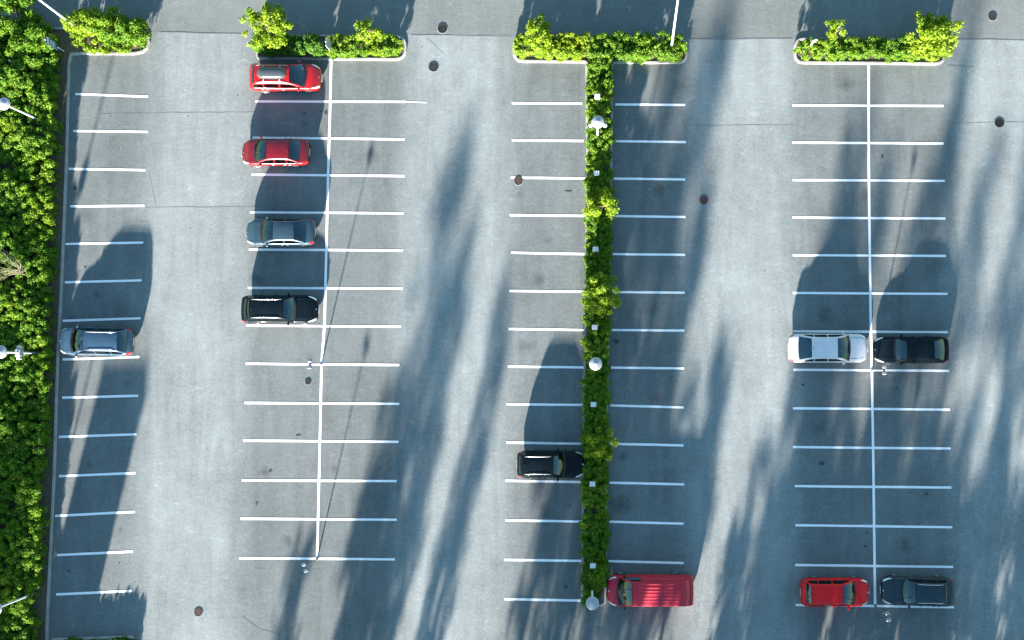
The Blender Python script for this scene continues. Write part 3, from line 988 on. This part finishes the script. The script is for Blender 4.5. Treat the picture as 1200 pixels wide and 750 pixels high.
class Car:
    """local frame: +x forward, +y left; lengths in metres"""
    def __init__(s, name, label, cat, px, face, L, W, zroof, belt, marks, colour, group='cars parked in the lot', rot=0.0, tail=0.0, hood_drop=0.22,
                 doors=4, rails=None, tumble=0.24, nose=0.30, rear_round=0.22, glass='glass', deck=None, rearlow=None, van=False, rim='rim', nose_len=0.7):
        s.L, s.w, s.zr, s.zb = L, W / 2, zroof, belt
        c = G(px[0], px[1], 0.62)
        rz = (0 if face > 0 else math.pi) - rot
        s.root = empty(name, (c.x, c.y, 0.0), rz)
        tag(s.root, label, cat, group)
        s.paint = colour
        # windscreen base, roof front, roof rear, rear glass base, given as photograph columns
        def loc(p, z): return (G(p, px[1], z).x - c.x) * face
        s.xf0, s.xf1, s.xr1, s.xr0 = loc(marks[0], belt + .02), loc(marks[1], zroof - .05), loc(marks[2], zroof - .05), loc(marks[3], (deck or belt) + .05)
        s.xr0 = max(s.xr0, -L / 2 + 0.10)
        s.deck = deck or belt
        s.hd, s.tb, s.nose, s.rr, s.van, s.nl = hood_drop, tumble, nose, rear_round, van, nose_len
        s.glass = M[glass]
        s.face = face
        s.build(doors, rails, rim)

    # ---- lower body
    def plan(s, x):
        h = s.L / 2
        w_ = s.w
        if x > h - s.nl:
            t = (x - (h - s.nl)) / s.nl
            w_ *= 1 - s.nose * t ** 2.6
        elif x < -h + 0.6:
            t = (-h + 0.6 - x) / 0.6
            w_ *= 1 - s.rr * t ** 2.8
        return w_
    def top(s, x):
        h = s.L / 2
        pts = [(-h, s.deck - 0.22), (-h + 0.06, s.deck - 0.10), (-h + 0.16, s.deck - 0.03), (s.xr0, s.deck), (0.5 * (s.xr0 + s.xf0), s.zb - .01), (s.xf0 - .05, s.zb),
               (s.xf0 + 0.10, s.zb - 0.005), (s.xf0 * .45 + h * .55, s.zb - s.hd * .35), (h - 0.22, s.zb - s.hd), (h - 0.08, s.zb - s.hd - .08), (h, s.zb - s.hd - .24)]
        pts = sorted(pts)
        return interp(pts, x)
    def bot(s, x):
        h = s.L / 2
        return interp([(-h, 0.36), (-h + .15, 0.24), (-h + .6, 0.19), (h - .6, 0.19), (h - .15, 0.22), (h, 0.30)], x)
    PROF = [(0.80, 0.0, 1), (0.94, 0.03, 0), (0.985, 0.22, 0), (1.0, 0.48, 0), (0.995, 0.70, 0), (0.965, 0.86, 0), (0.915, 0.95, 0), (0.82, 0.99, 0), (0.55, 1.015, 0), (0.25, 1.03, 0), (0.0, 1.034, 0)]
    def bp(s, x, t):
        """t in 0..1 from sill to centreline"""
        k = t * (len(s.PROF) - 1)
        i = min(int(k), len(s.PROF) - 2)
        f = k - i
        a, b = s.PROF[i], s.PROF[i + 1]
        yy, zz = a[0] + (b[0] - a[0]) * f, a[1] + (b[1] - a[1]) * f
        zb_, zt = s.bot(x), s.top(x)
        h = s.L / 2
        # bulge of the ends seen from above
        bul = 0.0
        if x > h - .25: bul = 0.07 * (1 - yy * yy) * smooth((x - (h - .25)) / .25)
        if x < -h + .25: bul = -0.045 * (1 - yy * yy) * smooth((-h + .25 - x) / .25)
        return Vector((x + bul, s.plan(x) * yy, zb_ + (zt - zb_) * zz))
    def bn(s, x, t):
        e = 0.02
        a = s.bp(min(x + e, s.L / 2), t) - s.bp(max(x - e, -s.L / 2), t)
        b = s.bp(x, min(1, t + .03)) - s.bp(x, max(0, t - .03))
        n = b.cross(a)
        return n.normalized() if n.length > 1e-9 else Vector((0, 0, 1))
    def patch(s, name, x0, x1, t0, t1, mat, side=1, off=0.006, nx=5, nt=4, tf=None, parent=None):
        V, Fc = [], []
        for i in range(nx + 1):
            x = x0 + (x1 - x0) * i / nx
            ta, tb_ = (t0, t1) if tf is None else tf(i / nx)
            for j in range(nt + 1):
                t = ta + (tb_ - ta) * j / nt
                p = s.bp(x, t) + s.bn(x, t) * off
                V.append((p.x, p.y * side, p.z))
        for i in range(nx):
            for j in range(nt):
                a = i * (nt + 1) + j
                f = (a, a + nt + 1, a + nt + 2, a + 1)
                Fc.append(f if side > 0 else f[::-1])
        return mesh_obj(name, V, Fc, mat, parent or s.root, True)

    # ---- cabin
    def crown(s, x):
        """height of the cabin's centreline"""
        zt = s.zr
        if s.xr1 <= x <= s.xf1:
            u = (x - s.xr1) / (s.xf1 - s.xr1)
            return zt - 0.05 * (1 - (1 - abs(2 * u - 1) ** 2.2)) * 0.9
        if x > s.xf1:
            u = (x - s.xf1) / (s.xf0 - s.xf1)
            return (zt - 0.045) + ((s.zb - 0.01) - (zt - 0.045)) * (u + 0.10 * u * (1 - u) * -1.0 + 0.16 * 0) + 0.05 * math.sin(u * math.pi)
        u = (s.xr1 - x) / (s.xr1 - s.xr0)
        return (zt - 0.045) + ((s.deck - 0.01) - (zt - 0.045)) * u + 0.04 * math.sin(u * math.pi)
    def yside(s, x, z):
        yb = s.plan(max(min(x, s.L / 2 - s.nl), -s.L / 2 + .35)) * 0.93
        if x < -s.L / 2 + .6: yb *= 1 - 0.05 * smooth((-s.L / 2 + .6 - x) / .6)
        return yb - max(0.0, z - s.zb) * s.tb / max(.2, s.zr - s.zb) * 1.0
    def edge(s, x):
        zc = s.crown(x)
        ze = max(s.zb - 0.02, zc - 0.055)
        return ze, s.yside(x, ze) - 0.012
    def bowx(s, x, y, yb):
        """glass bows forward at its middle"""
        k = 1 - (y / max(yb, .1)) ** 2
        if x > s.xf1: return x + 0.13 * k * (x - s.xf1) / (s.xf0 - s.xf1)
        if x < s.xr1: return x - 0.06 * k * (s.xr1 - x) / (s.xr1 - s.xr0)
        return x
    def cp(s, x, y):
        ze, ye = s.edge(x)
        zc = s.crown(x)
        q = min(1.0, abs(y) / ye)
        return Vector((s.bowx(x, y, ye), y, zc - (zc - ze) * q ** 2.4))
    YF = (.985, .95, .90, .62, .3, 0, -.3, -.62, -.90, -.95, -.985)
    def cabin(s):
        xs = []
        n1, n2, n3 = 8, 10, 8
        for i in range(n3): xs.append(s.xr0 + (s.xr1 - s.xr0) * i / n3)
        for i in range(n2): xs.append(s.xr1 + (s.xf1 - s.xr1) * i / n2)
        for i in range(n1 + 1): xs.append(s.xf1 + (s.xf0 - s.xf1) * i / n1)
        V, Fc = [], []
        rows = 0
        for x in xs:
            ze, ye = s.edge(x)
            row = []
            zlow = s.zb - 0.10
            for z in (zlow, zlow + (ze - zlow) * .35, zlow + (ze - zlow) * .7, ze - 0.035):
                row.append((s.bowx(x, 1, 1), s.yside(x, z), z))
            row.append((x, ye + 0.002, ze - 0.008))
            for q in s.YF:
                row.append(tuple(s.cp(x, ye * q)))
            row.append((x, -ye - 0.002, ze - 0.008))
            for z in (ze - 0.035, zlow + (ze - zlow) * .7, zlow + (ze - zlow) * .35, zlow):
                row.append((s.bowx(x, 1, 1), -s.yside(x, z), z))
            rows = len(row)
            V += row
        return V, xs, rows
    def glazed(s, name, xa, xb, mat, inset=0.075, off=0.006, n=8):
        V, Fc = [], []
        sg = 1 if xb > xa else -1
        xa, xb = min(xa, xb), max(xa, xb)
        for i in range(n + 1):
            x = xa + (xb - xa) * i / n
            ye = s.edge(x)[1] - inset
            for j in range(9):
                y = ye * (1 - j / 4)
                p = s.cp(x, y)
                V.append((p.x + sg * off * .6, p.y, p.z + off))
        for i in range(n):
            for j in range(8):
                a = i * 9 + j
                Fc.append((a, a + 1, a + 10, a + 9))
        return mesh_obj(name, V, Fc, mat, s.root, True)
    def side_glass(s, xa, xb, side, mat):
        V, Fc = [], []
        n = 8
        for i in range(n + 1):
            x = xa + (xb - xa) * i / n
            ze, _ = s.edge(x)
            z0, z1 = s.zb + 0.035, max(s.zb + 0.045, ze - 0.075)
            for j in range(4):
                z = z0 + (z1 - z0) * j / 3
                V.append((x, side * (s.yside(x, z) + 0.006), z))
        for i in range(n):
            for j in range(3):
                a = i * 4 + j
                f = (a, a + 1, a + 5, a + 4)
                Fc.append(f[::-1] if side > 0 else f)
        return mesh_obj('side_window', V, Fc, mat, s.root, True)

    def build(s, doors, rails, rim):
        h, root = s.L / 2, s.root
        # body shell
        xs = [-h, -h + .03, -h + .08, -h + .15, -h + .25, -h + .4, -h + .6]
        k = 18
        xs += [-h + .6 + (s.L - 1.3) * i / k for i in range(1, k)]
        xs += [h - .7, h - .55, h - .42, h - .3, h - .2, h - .13, h - .07, h - .03, h]
        ts = [i / 20 for i in range(21)]
        V, Fc = [], []
        for x in xs:
            row = [s.bp(x, t) for t in ts]
            V += [tuple(p) for p in row] + [(p.x, -p.y, p.z) for p in row[-2::-1]]
        m = 41
        for i in range(len(xs) - 1):
            for j in range(m - 1):
                a = i * m + j
                Fc.append((a, a + m, a + m + 1, a + 1))
            Fc.append((i * m + m - 1, (i + 1) * m + m - 1, (i + 1) * m, i * m))
        Fc.append(tuple(range(m)))
        Fc.append(tuple(range((len(xs) - 1) * m + m - 1, (len(xs) - 1) * m - 1, -1)))
        mesh_obj('body', V, Fc, s.paint, root, True)
        # cabin shell, open where the glass is
        CV, cx, rows = s.cabin()
        Fc = []
        i_w = next(i for i, x in enumerate(cx) if x >= s.xf1 - 1e-6)
        i_r = next(i for i, x in enumerate(cx) if x >= s.xr1 - 1e-6)
        for i in range(len(cx) - 1):
            for j in range(rows - 1):
                if 6 < j < rows - 8 and (i >= i_w or i < i_r) and not (s.van and i < i_r):
                    continue
                a = i * rows + j
                Fc.append((a, a + rows, a + rows + 1, a + 1)[::-1])
        o = mesh_obj('roof', CV, Fc, s.paint, root, True)
        # what shows through the glass
        mb = MB()
        ym = s.plan(0) * 0.82
        zi = s.zb + 0.055
        mb.add([(s.xf0 + .02, -ym * .94, zi - .01), (s.xf0 + .02, ym * .94, zi - .01), (s.xf1 + .12, ym, zi + .05), (s.xf1 + .12, -ym, zi + .05)], [(0, 1, 2, 3)])
        mb.build('dashboard', M['dash'], root)
        mb = MB()
        mb.add([(s.xf1 + .13, -ym, zi - .003), (s.xf1 + .13, ym, zi - .003), (s.xr0 + .05, ym, zi - .003), (s.xr0 + .05, -ym, zi - .003)], [(0, 1, 2, 3)])
        mb.build('cabin_floor', M['black'], root)
        if not s.van:
            for xx in (s.xf1 - .25, max(s.xr1 + .25, s.xf1 - 1.2)):
                for sy in (-1, 1):
                    hz = min(s.crown(xx) - .10, s.zb + .34)
                    MB().box((xx, sy * s.w * .40, (zi + hz) / 2), (.14, s.w * .46, hz - zi), 0, .04).build('seat', M['seatcloth'], root)
        else:
            for sy in (-1, 1):
                MB().box((s.xf1 - .15, sy * s.w * .42, zi + .2), (.16, s.w * .5, .4), 0, .05).build('seat', M['seatcloth'], root)
        MB().add([(s.xf1 + .22, -s.w * .28, zi + .062), (s.xf1 + .22, -s.w * .06, zi + .062), (s.xf1 + .38, -s.w * .02, zi + .042), (s.xf1 + .36, -s.w * .26, zi + .046)], [(0, 1, 2, 3)]).build('paper', M['paper'], root)
        # glass
        s.glazed('windscreen', s.xf1 + .02, s.xf0 - .03, s.glass)
        if not s.van:
            s.glazed('rear_window', s.xr1 - .02, s.xr0 + .03, M['dark_glass'] if s.glass is M['dark_glass'] else s.glass)
        xa, xb = s.xf0 - .22, s.xr1 - .5 * (s.xr1 - s.xr0)
        if s.van:
            cuts = [(xa, s.xf1 - .55)]
        elif doors == 2:
            cuts = [(xa, xa - (xa - xb) * .52), (xa - (xa - xb) * .56, xb)]
        else:
            e1, e2 = xa - (xa - xb) * .42, xa - (xa - xb) * .76
            cuts = [(xa, e1), (e1 - .07, e2), (e2 - .06, xb)]
        for sd in (-1, 1):
            for a, b in cuts:
                s.side_glass(a, b, sd, M['dark_glass'])
            # thin bright trim under the windows is left as body colour; door gaps
            dx = [xa + .06] + [c[1] - .03 for c in cuts[:-1]] + ([cuts[-1][0] - .28] if not s.van else [s.xf1 - .62])
            for d in dx[:3]:
                s.patch('door_gap', d, d - .014, .10, .56, M['black'], sd, .003, 1, 6)
                if d is not dx[-1] or doors == 2:
                    pass
            for d in dx[1:]:
                p = s.bp(d + .16, .47)
                MB().box((d + .16, sd * (p.y + .018), p.z), (.17, .03, .03), 0, .008).build('door_handle', s.paint, root)
            # mirror
            mx = s.xf0 - .30
            my = s.yside(mx, s.zb + .1)
            mb = MB()
            mb.box((mx, sd * (my + .15), s.zb + .10), (.13, .20, .15), sd * R(12), .035)
            mb.box((mx + .02, sd * (my + .03), s.zb + .06), (.07, .10, .04), 0, .01)
            mb.build('mirror', s.paint if not s.van else M['black'], root)
            # lamps
            s.patch('headlight', h - .50, h - .05, .5, .7, M['headlight'], sd, .007, 7, 4, tf=lambda u: (.57 - .10 * u, .64 + .07 * u))
            s.patch('taillight', -h + .02, -h + (.26 if not s.van else .10), .36, .62, M['taillight'], sd, .007, 5, 4)
            # bonnet edges
            if not s.van:
                s.patch('bonnet_gap', s.xf0 + .16, h - .16, .735, .745, M['black'], sd, .002, 8, 1)
            # side sill
            s.patch('sill', -h + .55, h - .75, .02, .12, M['black'], sd, .004, 6, 2)
        # windscreen scuttle and wipers
        V, Fc = [], []
        for j in range(13):
            y = s.edge(s.xf0 - .02)[1] * .97 * (1 - j / 6)
            xq = s.bowx(s.xf0, y, s.edge(s.xf0 - .02)[1])
            zq = s.zb + .012 + .028 * (1 - (y / s.w) ** 2)
            V += [(xq - .035, y, zq + .022), (xq + .055, y, zq + .004)]
        Fc = [(2 * j, 2 * j + 1, 2 * j + 3, 2 * j + 2) for j in range(12)]
        mesh_obj('scuttle', V, Fc, M['black'], root, True)
        for sy, ln in ((.42, .6), (-.12, .55)):
            a = s.cp(s.xf0 - .06, sy * s.w)
            b = s.cp(s.xf0 - .14, (sy - .02) * s.w - ln)
            MB().tube([a + Vector((0, 0, .02)), a.lerp(b, .5) + Vector((0, 0, .035)), b + Vector((0, 0, .02))], .008, 5).build('wiper', M['black'], root)
        # grille, plates, emblem
        def end_panel(name, sgn, hw_, z0, z1, mat, off):
            V, Fc = [], []
            for i in range(9):
                y = hw_ * (i / 4 - 1)
                for z in (z0, z1):
                    yy = y / s.plan(sgn * h)
                    V.append((sgn * (h + (.07 if sgn > 0 else .045) * (1 - min(1, yy * yy)) + off), y, z))
            Fc = [(2 * i, 2 * i + 2, 2 * i + 3, 2 * i + 1) if sgn > 0 else (2 * i, 2 * i + 1, 2 * i + 3, 2 * i + 2) for i in range(8)]
            mesh_obj(name, V, Fc, mat, root, True)
        end_panel('grille', 1, s.w * .55, .42, s.zb - s.hd - .25, M['black'], .006)
        MB().box((h + .095, 0, .45), (.02, .50, .11), 0, .006).build('number_plate', M['plate'], root)
        MB().box((-h - .062, 0, .62), (.02, .50, .11), 0, .006).build('number_plate', M['plate'], root)
        p = s.bp(h - .10, 1.0)
        MB().lathe((h - .03, 0, p.z - .0), [(.045, -.02), (.045, .006), (.03, .01)], 10).build('emblem', M['chrome'], root)
        # wheels
        r = .315 if not s.van else .34
        for wx in (h - .86 * (1 if not s.van else .95), -h + (.88 if not s.van else 1.05)):
            for sd in (-1, 1):
                yo = s.plan(wx)
                n = 16
                av = [(wx + (r + .055) * math.cos(math.pi * k / n), sd * (yo * (.985 if True else 1) + .004), max(.2, r + (r + .055) * math.sin(math.pi * k / n))) for k in range(n + 1)]
                av += [(wx - r - .055, sd * (yo * .955 + .004), .20), (wx + r + .055, sd * (yo * .955 + .004), .20)]
                mesh_obj('wheel_arch', av, [tuple(range(len(av))) if sd < 0 else tuple(range(len(av) - 1, -1, -1))], M['arch'], root)
                wh = empty('wheel', (wx, sd * (yo - .08), r))
                wh.parent = root
                wh.rotation_euler = (R(-90) * sd, 0, 0)
                MB().lathe((0, 0, 0), [(r * .66, -.11), (r * .95, -.11), (r, -.08), (r, .075), (r * .96, .105), (r * .68, .108)], 24).build('tyre', M['tyre'], wh, True)
                MB().lathe((0, 0, 0), [(r * .66, .02), (r * .66, .112), (r * .60, .114), (r * .52, .09), (r * .2, .105), (r * .12, .115)], 20).build('rim', M[rim], wh)
        # roof rails
        if rails:
            for sd in (-1, 1):
                xa, xb = s.xf1 - .12, s.xr1 + .10
                pts = []
                for i in range(9):
                    x = xa + (xb - xa) * i / 8
                    ze, ye = s.edge(x)
                    lift = .055 if 0 < i < 8 else .0
                    pts.append((x, sd * (ye - .045), ze + .01 + lift))
                MB().tube(pts, .018, 6).build('roof_rail', M[rails], root, True)
        # antenna
        if not s.van:
            x = s.xr1 + .12
            MB().lathe((x, 0, s.crown(x) - .003), [(.035, 0), (.022, .02), (.006, .05)], 8).build('aerial', M['black'], root)

red = paint('red_paint', (0.34, 0.003, 0.004), 0.0, 0.3)
dark_red = paint('deep_red_paint', (0.13, 0.001, 0.006), 0.1, 0.3)
van_red = paint('faded_red_paint', (0.42, 0.014, 0.034), 0.0, 0.5, 0.35)
bright_red = paint('bright_red_paint', (0.68, 0.003, 0.006), 0.0, 0.4, 0.3)
steel = paint('steel_blue_paint', (0.026, 0.058, 0.080), 0.3, 0.3)
blue_grey = paint('blue_grey_paint', (0.034, 0.080, 0.130), 0.3, 0.3)
black1 = paint('black_paint', (0.003, 0.007, 0.010), 0.0, 0.3, 0.12)
black2 = paint('blue_black_paint', (0.003, 0.008, 0.012), 0.0, 0.3, 0.12)
white = paint('white_paint', (0.60, 0.60, 0.62), 0.0, 0.35)
navy = paint('navy_paint', (0.008, 0.026, 0.036), 0.1, 0.3, 0.5)

c1 = Car('estate_car', 'red estate car with a grey roof box parked below the second island', 'car', (334.5, 90.5), 1, 4.55, 1.78, 1.48, 0.92,
         (356, 338.5, 297.5, 294.5), red, rails='silver', deck=1.02, rear_round=0.12, hood_drop=0.2)
c2 = Car('saloon_car', 'dark red saloon parked below the red estate car', 'car', (323, 178.5), -1, 4.33, 1.74, 1.42, 0.92,
         (300.5, 312, 338, 351.5), dark_red, deck=0.97)
c3 = Car('coupe_car', 'steel blue coupe with bright sunlit side in the left double row', 'car', (329, 272), -1, 4.42, 1.74, 1.38, 0.92,
         (308, 319.5, 344, 358.5), steel, doors=2, deck=0.97)
c4 = Car('estate_car', 'black estate car, lowest of the four parked in the left double row', 'car', (328, 362.5), 1, 4.80, 1.82, 1.52, 0.95,
         (344, 331.5, 292, 286), black2, rails='silver', deck=1.05, rear_round=0.16, glass='glass')
c5 = Car('estate_car', 'blue-grey estate car with silver roof rails parked against the shrub belt', 'car', (112.7, 400), -1, 4.70, 1.80, 1.50, 0.94,
         (85.5, 97, 137, 148), blue_grey, rails='silver', deck=1.02, rot=R(1.0))
c6 = Car('crossover_car', 'black tall car parked nose-in against the long hedge', 'car', (645.3, 544), 1, 4.22, 1.76, 1.62, 0.98,
         (659.5, 648, 613, 608.5), black1, rails='silver', deck=1.10, rear_round=0.16)
c7 = Car('van', 'red panel van with ribbed roof parked by the bottom of the long hedge', 'van', (762, 691.5), -1, 5.38, 1.95, 1.98, 1.08,
         (726, 741, 803, 808), van_red, group='cars parked in the lot', deck=1.15, tumble=0.16, van=True, nose=0.26, hood_drop=0.14, rear_round=0.06, nose_len=0.6)
c8 = Car('saloon_car', 'white saloon facing right in the right double row', 'car', (970.2, 408), 1, 5.02, 1.88, 1.43, 0.93,
         (993.5, 982, 951.5, 936), white, deck=1.0, glass='glass', doors=4)
c9 = Car('saloon_car', 'black saloon parked nose to nose with the white car', 'car', (1067.7, 410), -1, 4.72, 1.74, 1.46, 0.95,
         (1050.5, 1063.5, 1095, 1106.5), black2, deck=1.02)
c10 = Car('hatchback_car', 'bright red hatchback parked in the bottom right double row', 'car', (978.3, 694), 1, 4.28, 1.78, 1.48, 0.94,
          (999.5, 987.5, 951.5, 944.5), bright_red, deck=1.02, rear_round=0.18)
c11 = Car('estate_car', 'dark navy estate car beside the red hatchback', 'car', (1075, 692.8), -1, 4.45, 1.80, 1.50, 0.95,
          (1059.5, 1073.5, 1108, 1112.5), navy, rails='silver', deck=1.05, rear_round=0.14, rot=R(1.2))

# roof box of the red estate
bx = empty('roof_box', (-0.62, 0.0, c1.zr + 0.0))
bx.parent = c1.root
boxm = simple('roof_box_grey', (0.05, 0.065, 0.07), 0.25, 0.1, coat=0.6)
V, Fc = [], []
N = 14
for i in range(N + 1):
    u = i / N * 2 - 1
    e = (1 - abs(u) ** 5) ** .5
    for j in range(9):
        t = math.pi * j / 8
        V.append((u * .96, .39 * (0.35 + .65 * e) * math.copysign(abs(math.cos(t)) ** .55, math.cos(t)), .08 + .32 * (0.25 + .75 * e) * math.sin(t) ** .6))
for i in range(N):
    for j in range(8):
        a = i * 9 + j
        Fc.append((a, a + 1, a + 10, a + 9)[::-1])
    Fc.append((i * 9, (i + 1) * 9, (i + 1) * 9 + 8, i * 9 + 8)[::-1])
Fc.append(tuple(range(9)))
Fc.append(tuple(range(N * 9 + 8, N * 9 - 1, -1)))
mesh_obj('box_shell', V, Fc, boxm, bx, True)
for xx in (-.55, .5):
    MB().box((xx, 0, .05), (.06, 1.05, .04), 0, .01).build('cross_bar', M['silver'], bx)
# roof ribs of the van
for k in range(7):
    y = (k - 3) * .205
    xa, xb = c7.xr1 + .12, c7.xf1 - .35
    pts = [(xa + (xb - xa) * i / 8, y) for i in range(9)]
    V, Fc = [], []
    for (x, yy) in pts:
        z = c7.cp(x, yy).z
        V += [(x, yy - .045, z - .002), (x, yy - .022, z + .008), (x, yy + .022, z + .008), (x, yy + .045, z - .002)]
    for i in range(8):
        for j in range(3):
            a = i * 4 + j
            Fc.append((a, a + 4, a + 5, a + 1)[::-1])
    Fc += [(0, 1, 2, 3), (35, 34, 33, 32)]
    mesh_obj('roof_rib', V, Fc, van_red, c7.root)
MB().box((c7.L / 2 + .10, 0, .58), (.05, 1.25, .10), 0, .02).build('bumper_bar', M['grey_metal'], c7.root)

# ------------------------------------------------------------------ unseen shadow casters south of the frame, placed and shaped to shade the lot
def lane(x0, y):
    """a point whose shadow, cast northwards, crosses the frame's bottom edge at column x0"""
    return x0 - 0.216 * (y - 750)

def shade_tree(x0, wpx, tip_y, base_y, label, dens=1.0, low=0.16, cone=0.0, leaf=0.21, mat='leaf_d'):
    b = G(lane(x0, base_y), base_y)
    hgt = (G(x0, tip_y).y - b.y) / math.cos(SHADOW_AZ) * math.tan(SUN_EL)
    rx = wpx / 17.9 / 2
    cz = hgt * (1 + low) / 2
    rz = hgt * (1 - low) / 2
    if cone:
        shp = lambda x, y, z: (x * x + y * y) ** .5 < max(0.06, (1 - z) / 2 * cone + (1 - cone) * 1.0)
    else:
        shp = None
    vol = rx * rx * rz
    n = int(max(14, min(190, 13 * dens * rx * rz)))
    return tree('tall_tree', b, (b.x, b.y, cz, rx, rx, rz), M[mat], label, n_clump=n, rad=(0.35, 0.7), n_leaf=80, size=leaf, trunk_r=0.10 + hgt * 0.009, group='trees south of the lot', shape=shp, limbs=14, leafspread=(0.2, 1.1))
TR = [(332, 30, 560, 960, .5, 0), (422, 104, 155, 1010, .85, 0.5), (505, 44, 285, 990, .6, 0.5), (402, 34, 500, 960, .5, 0),
      (612, 46, 70, 1020, .6, 0.2), (648, 60, -60, 1050, .7, 0.2), (692, 60, -100, 1060, .75, 0.2), (722, 36, 180, 1020, .6, 0.3), (665, 84, 400, 940, .7, 0), (738, 62, 420, 960, .8, 0),
      (848, 30, 420, 960, .4, 0), (892, 60, 70, 1030, 0.7, 0.5), (1003, 85, -90, 1060, 0.45, 0.3), (930, 66, 190, 990, 1.0, 0.2), (895, 58, 180, 995, 1.1, 0.2),
      (1050, 90, 150, 1040, 0.4, 0.3), (1130, 100, -40, 1070, 0.4, 0.2), (1215, 110, -60, 1060, 0.4, 0.2),
      (910, 80, 480, 900, 1.2, 0), (975, 100, 470, 905, 1.2, 0), (1050, 110, 480, 910, 1.2, 0), (1145, 120, 490, 905, 1.1, 0), (1240, 120, 480, 910, 1.1, 0),
      (-34, 76, 320, 970, 1.1, 0), (-105, 80, 280, 980, 1.1, 0), (776, 50, 360, 950, .7, 0), (855, 50, 640, 890, .5, 0)]
for i, (x0, wpx, tip, by, dn, cone) in enumerate(TR):  # trees inferred from shade; each one's spot and height invented for its streak
    shade_tree(x0, wpx, tip, by, 'unseen tall leafy tree south of the lot, placed and shaped for its shade', dn, cone=cone)

# unseen kiosk, invented to cast the straight shadow over the lower left stalls
p = G(58, 808)
caster = empty('shadow_caster_kiosk', (p.x, p.y, -0.05), 0)
tag(caster, 'invented kiosk, unseen south of the shrub belt, added for its straight shadow', 'shadow caster')
plaster = simple('caster_plaster', (0.42, 0.40, 0.36), 0.85, noise=0.2)
MB().box((0, 0, 2.05), (2.75, 2.4, 4.1)).build('wall', plaster, caster)
MB().box((0, 0, 4.17), (2.95, 2.6, 0.14), 0, 0.02).build('roof', M['grey_metal'], caster)
dr = MB().box((0.3, -1.21, 1.05), (0.95, 0.04, 2.1)).build('door', M['grey_metal'], caster)
MB().box((0.65, -1.245, 1.05), (0.12, 0.03, 0.03)).build('handle', M['chrome'], dr)
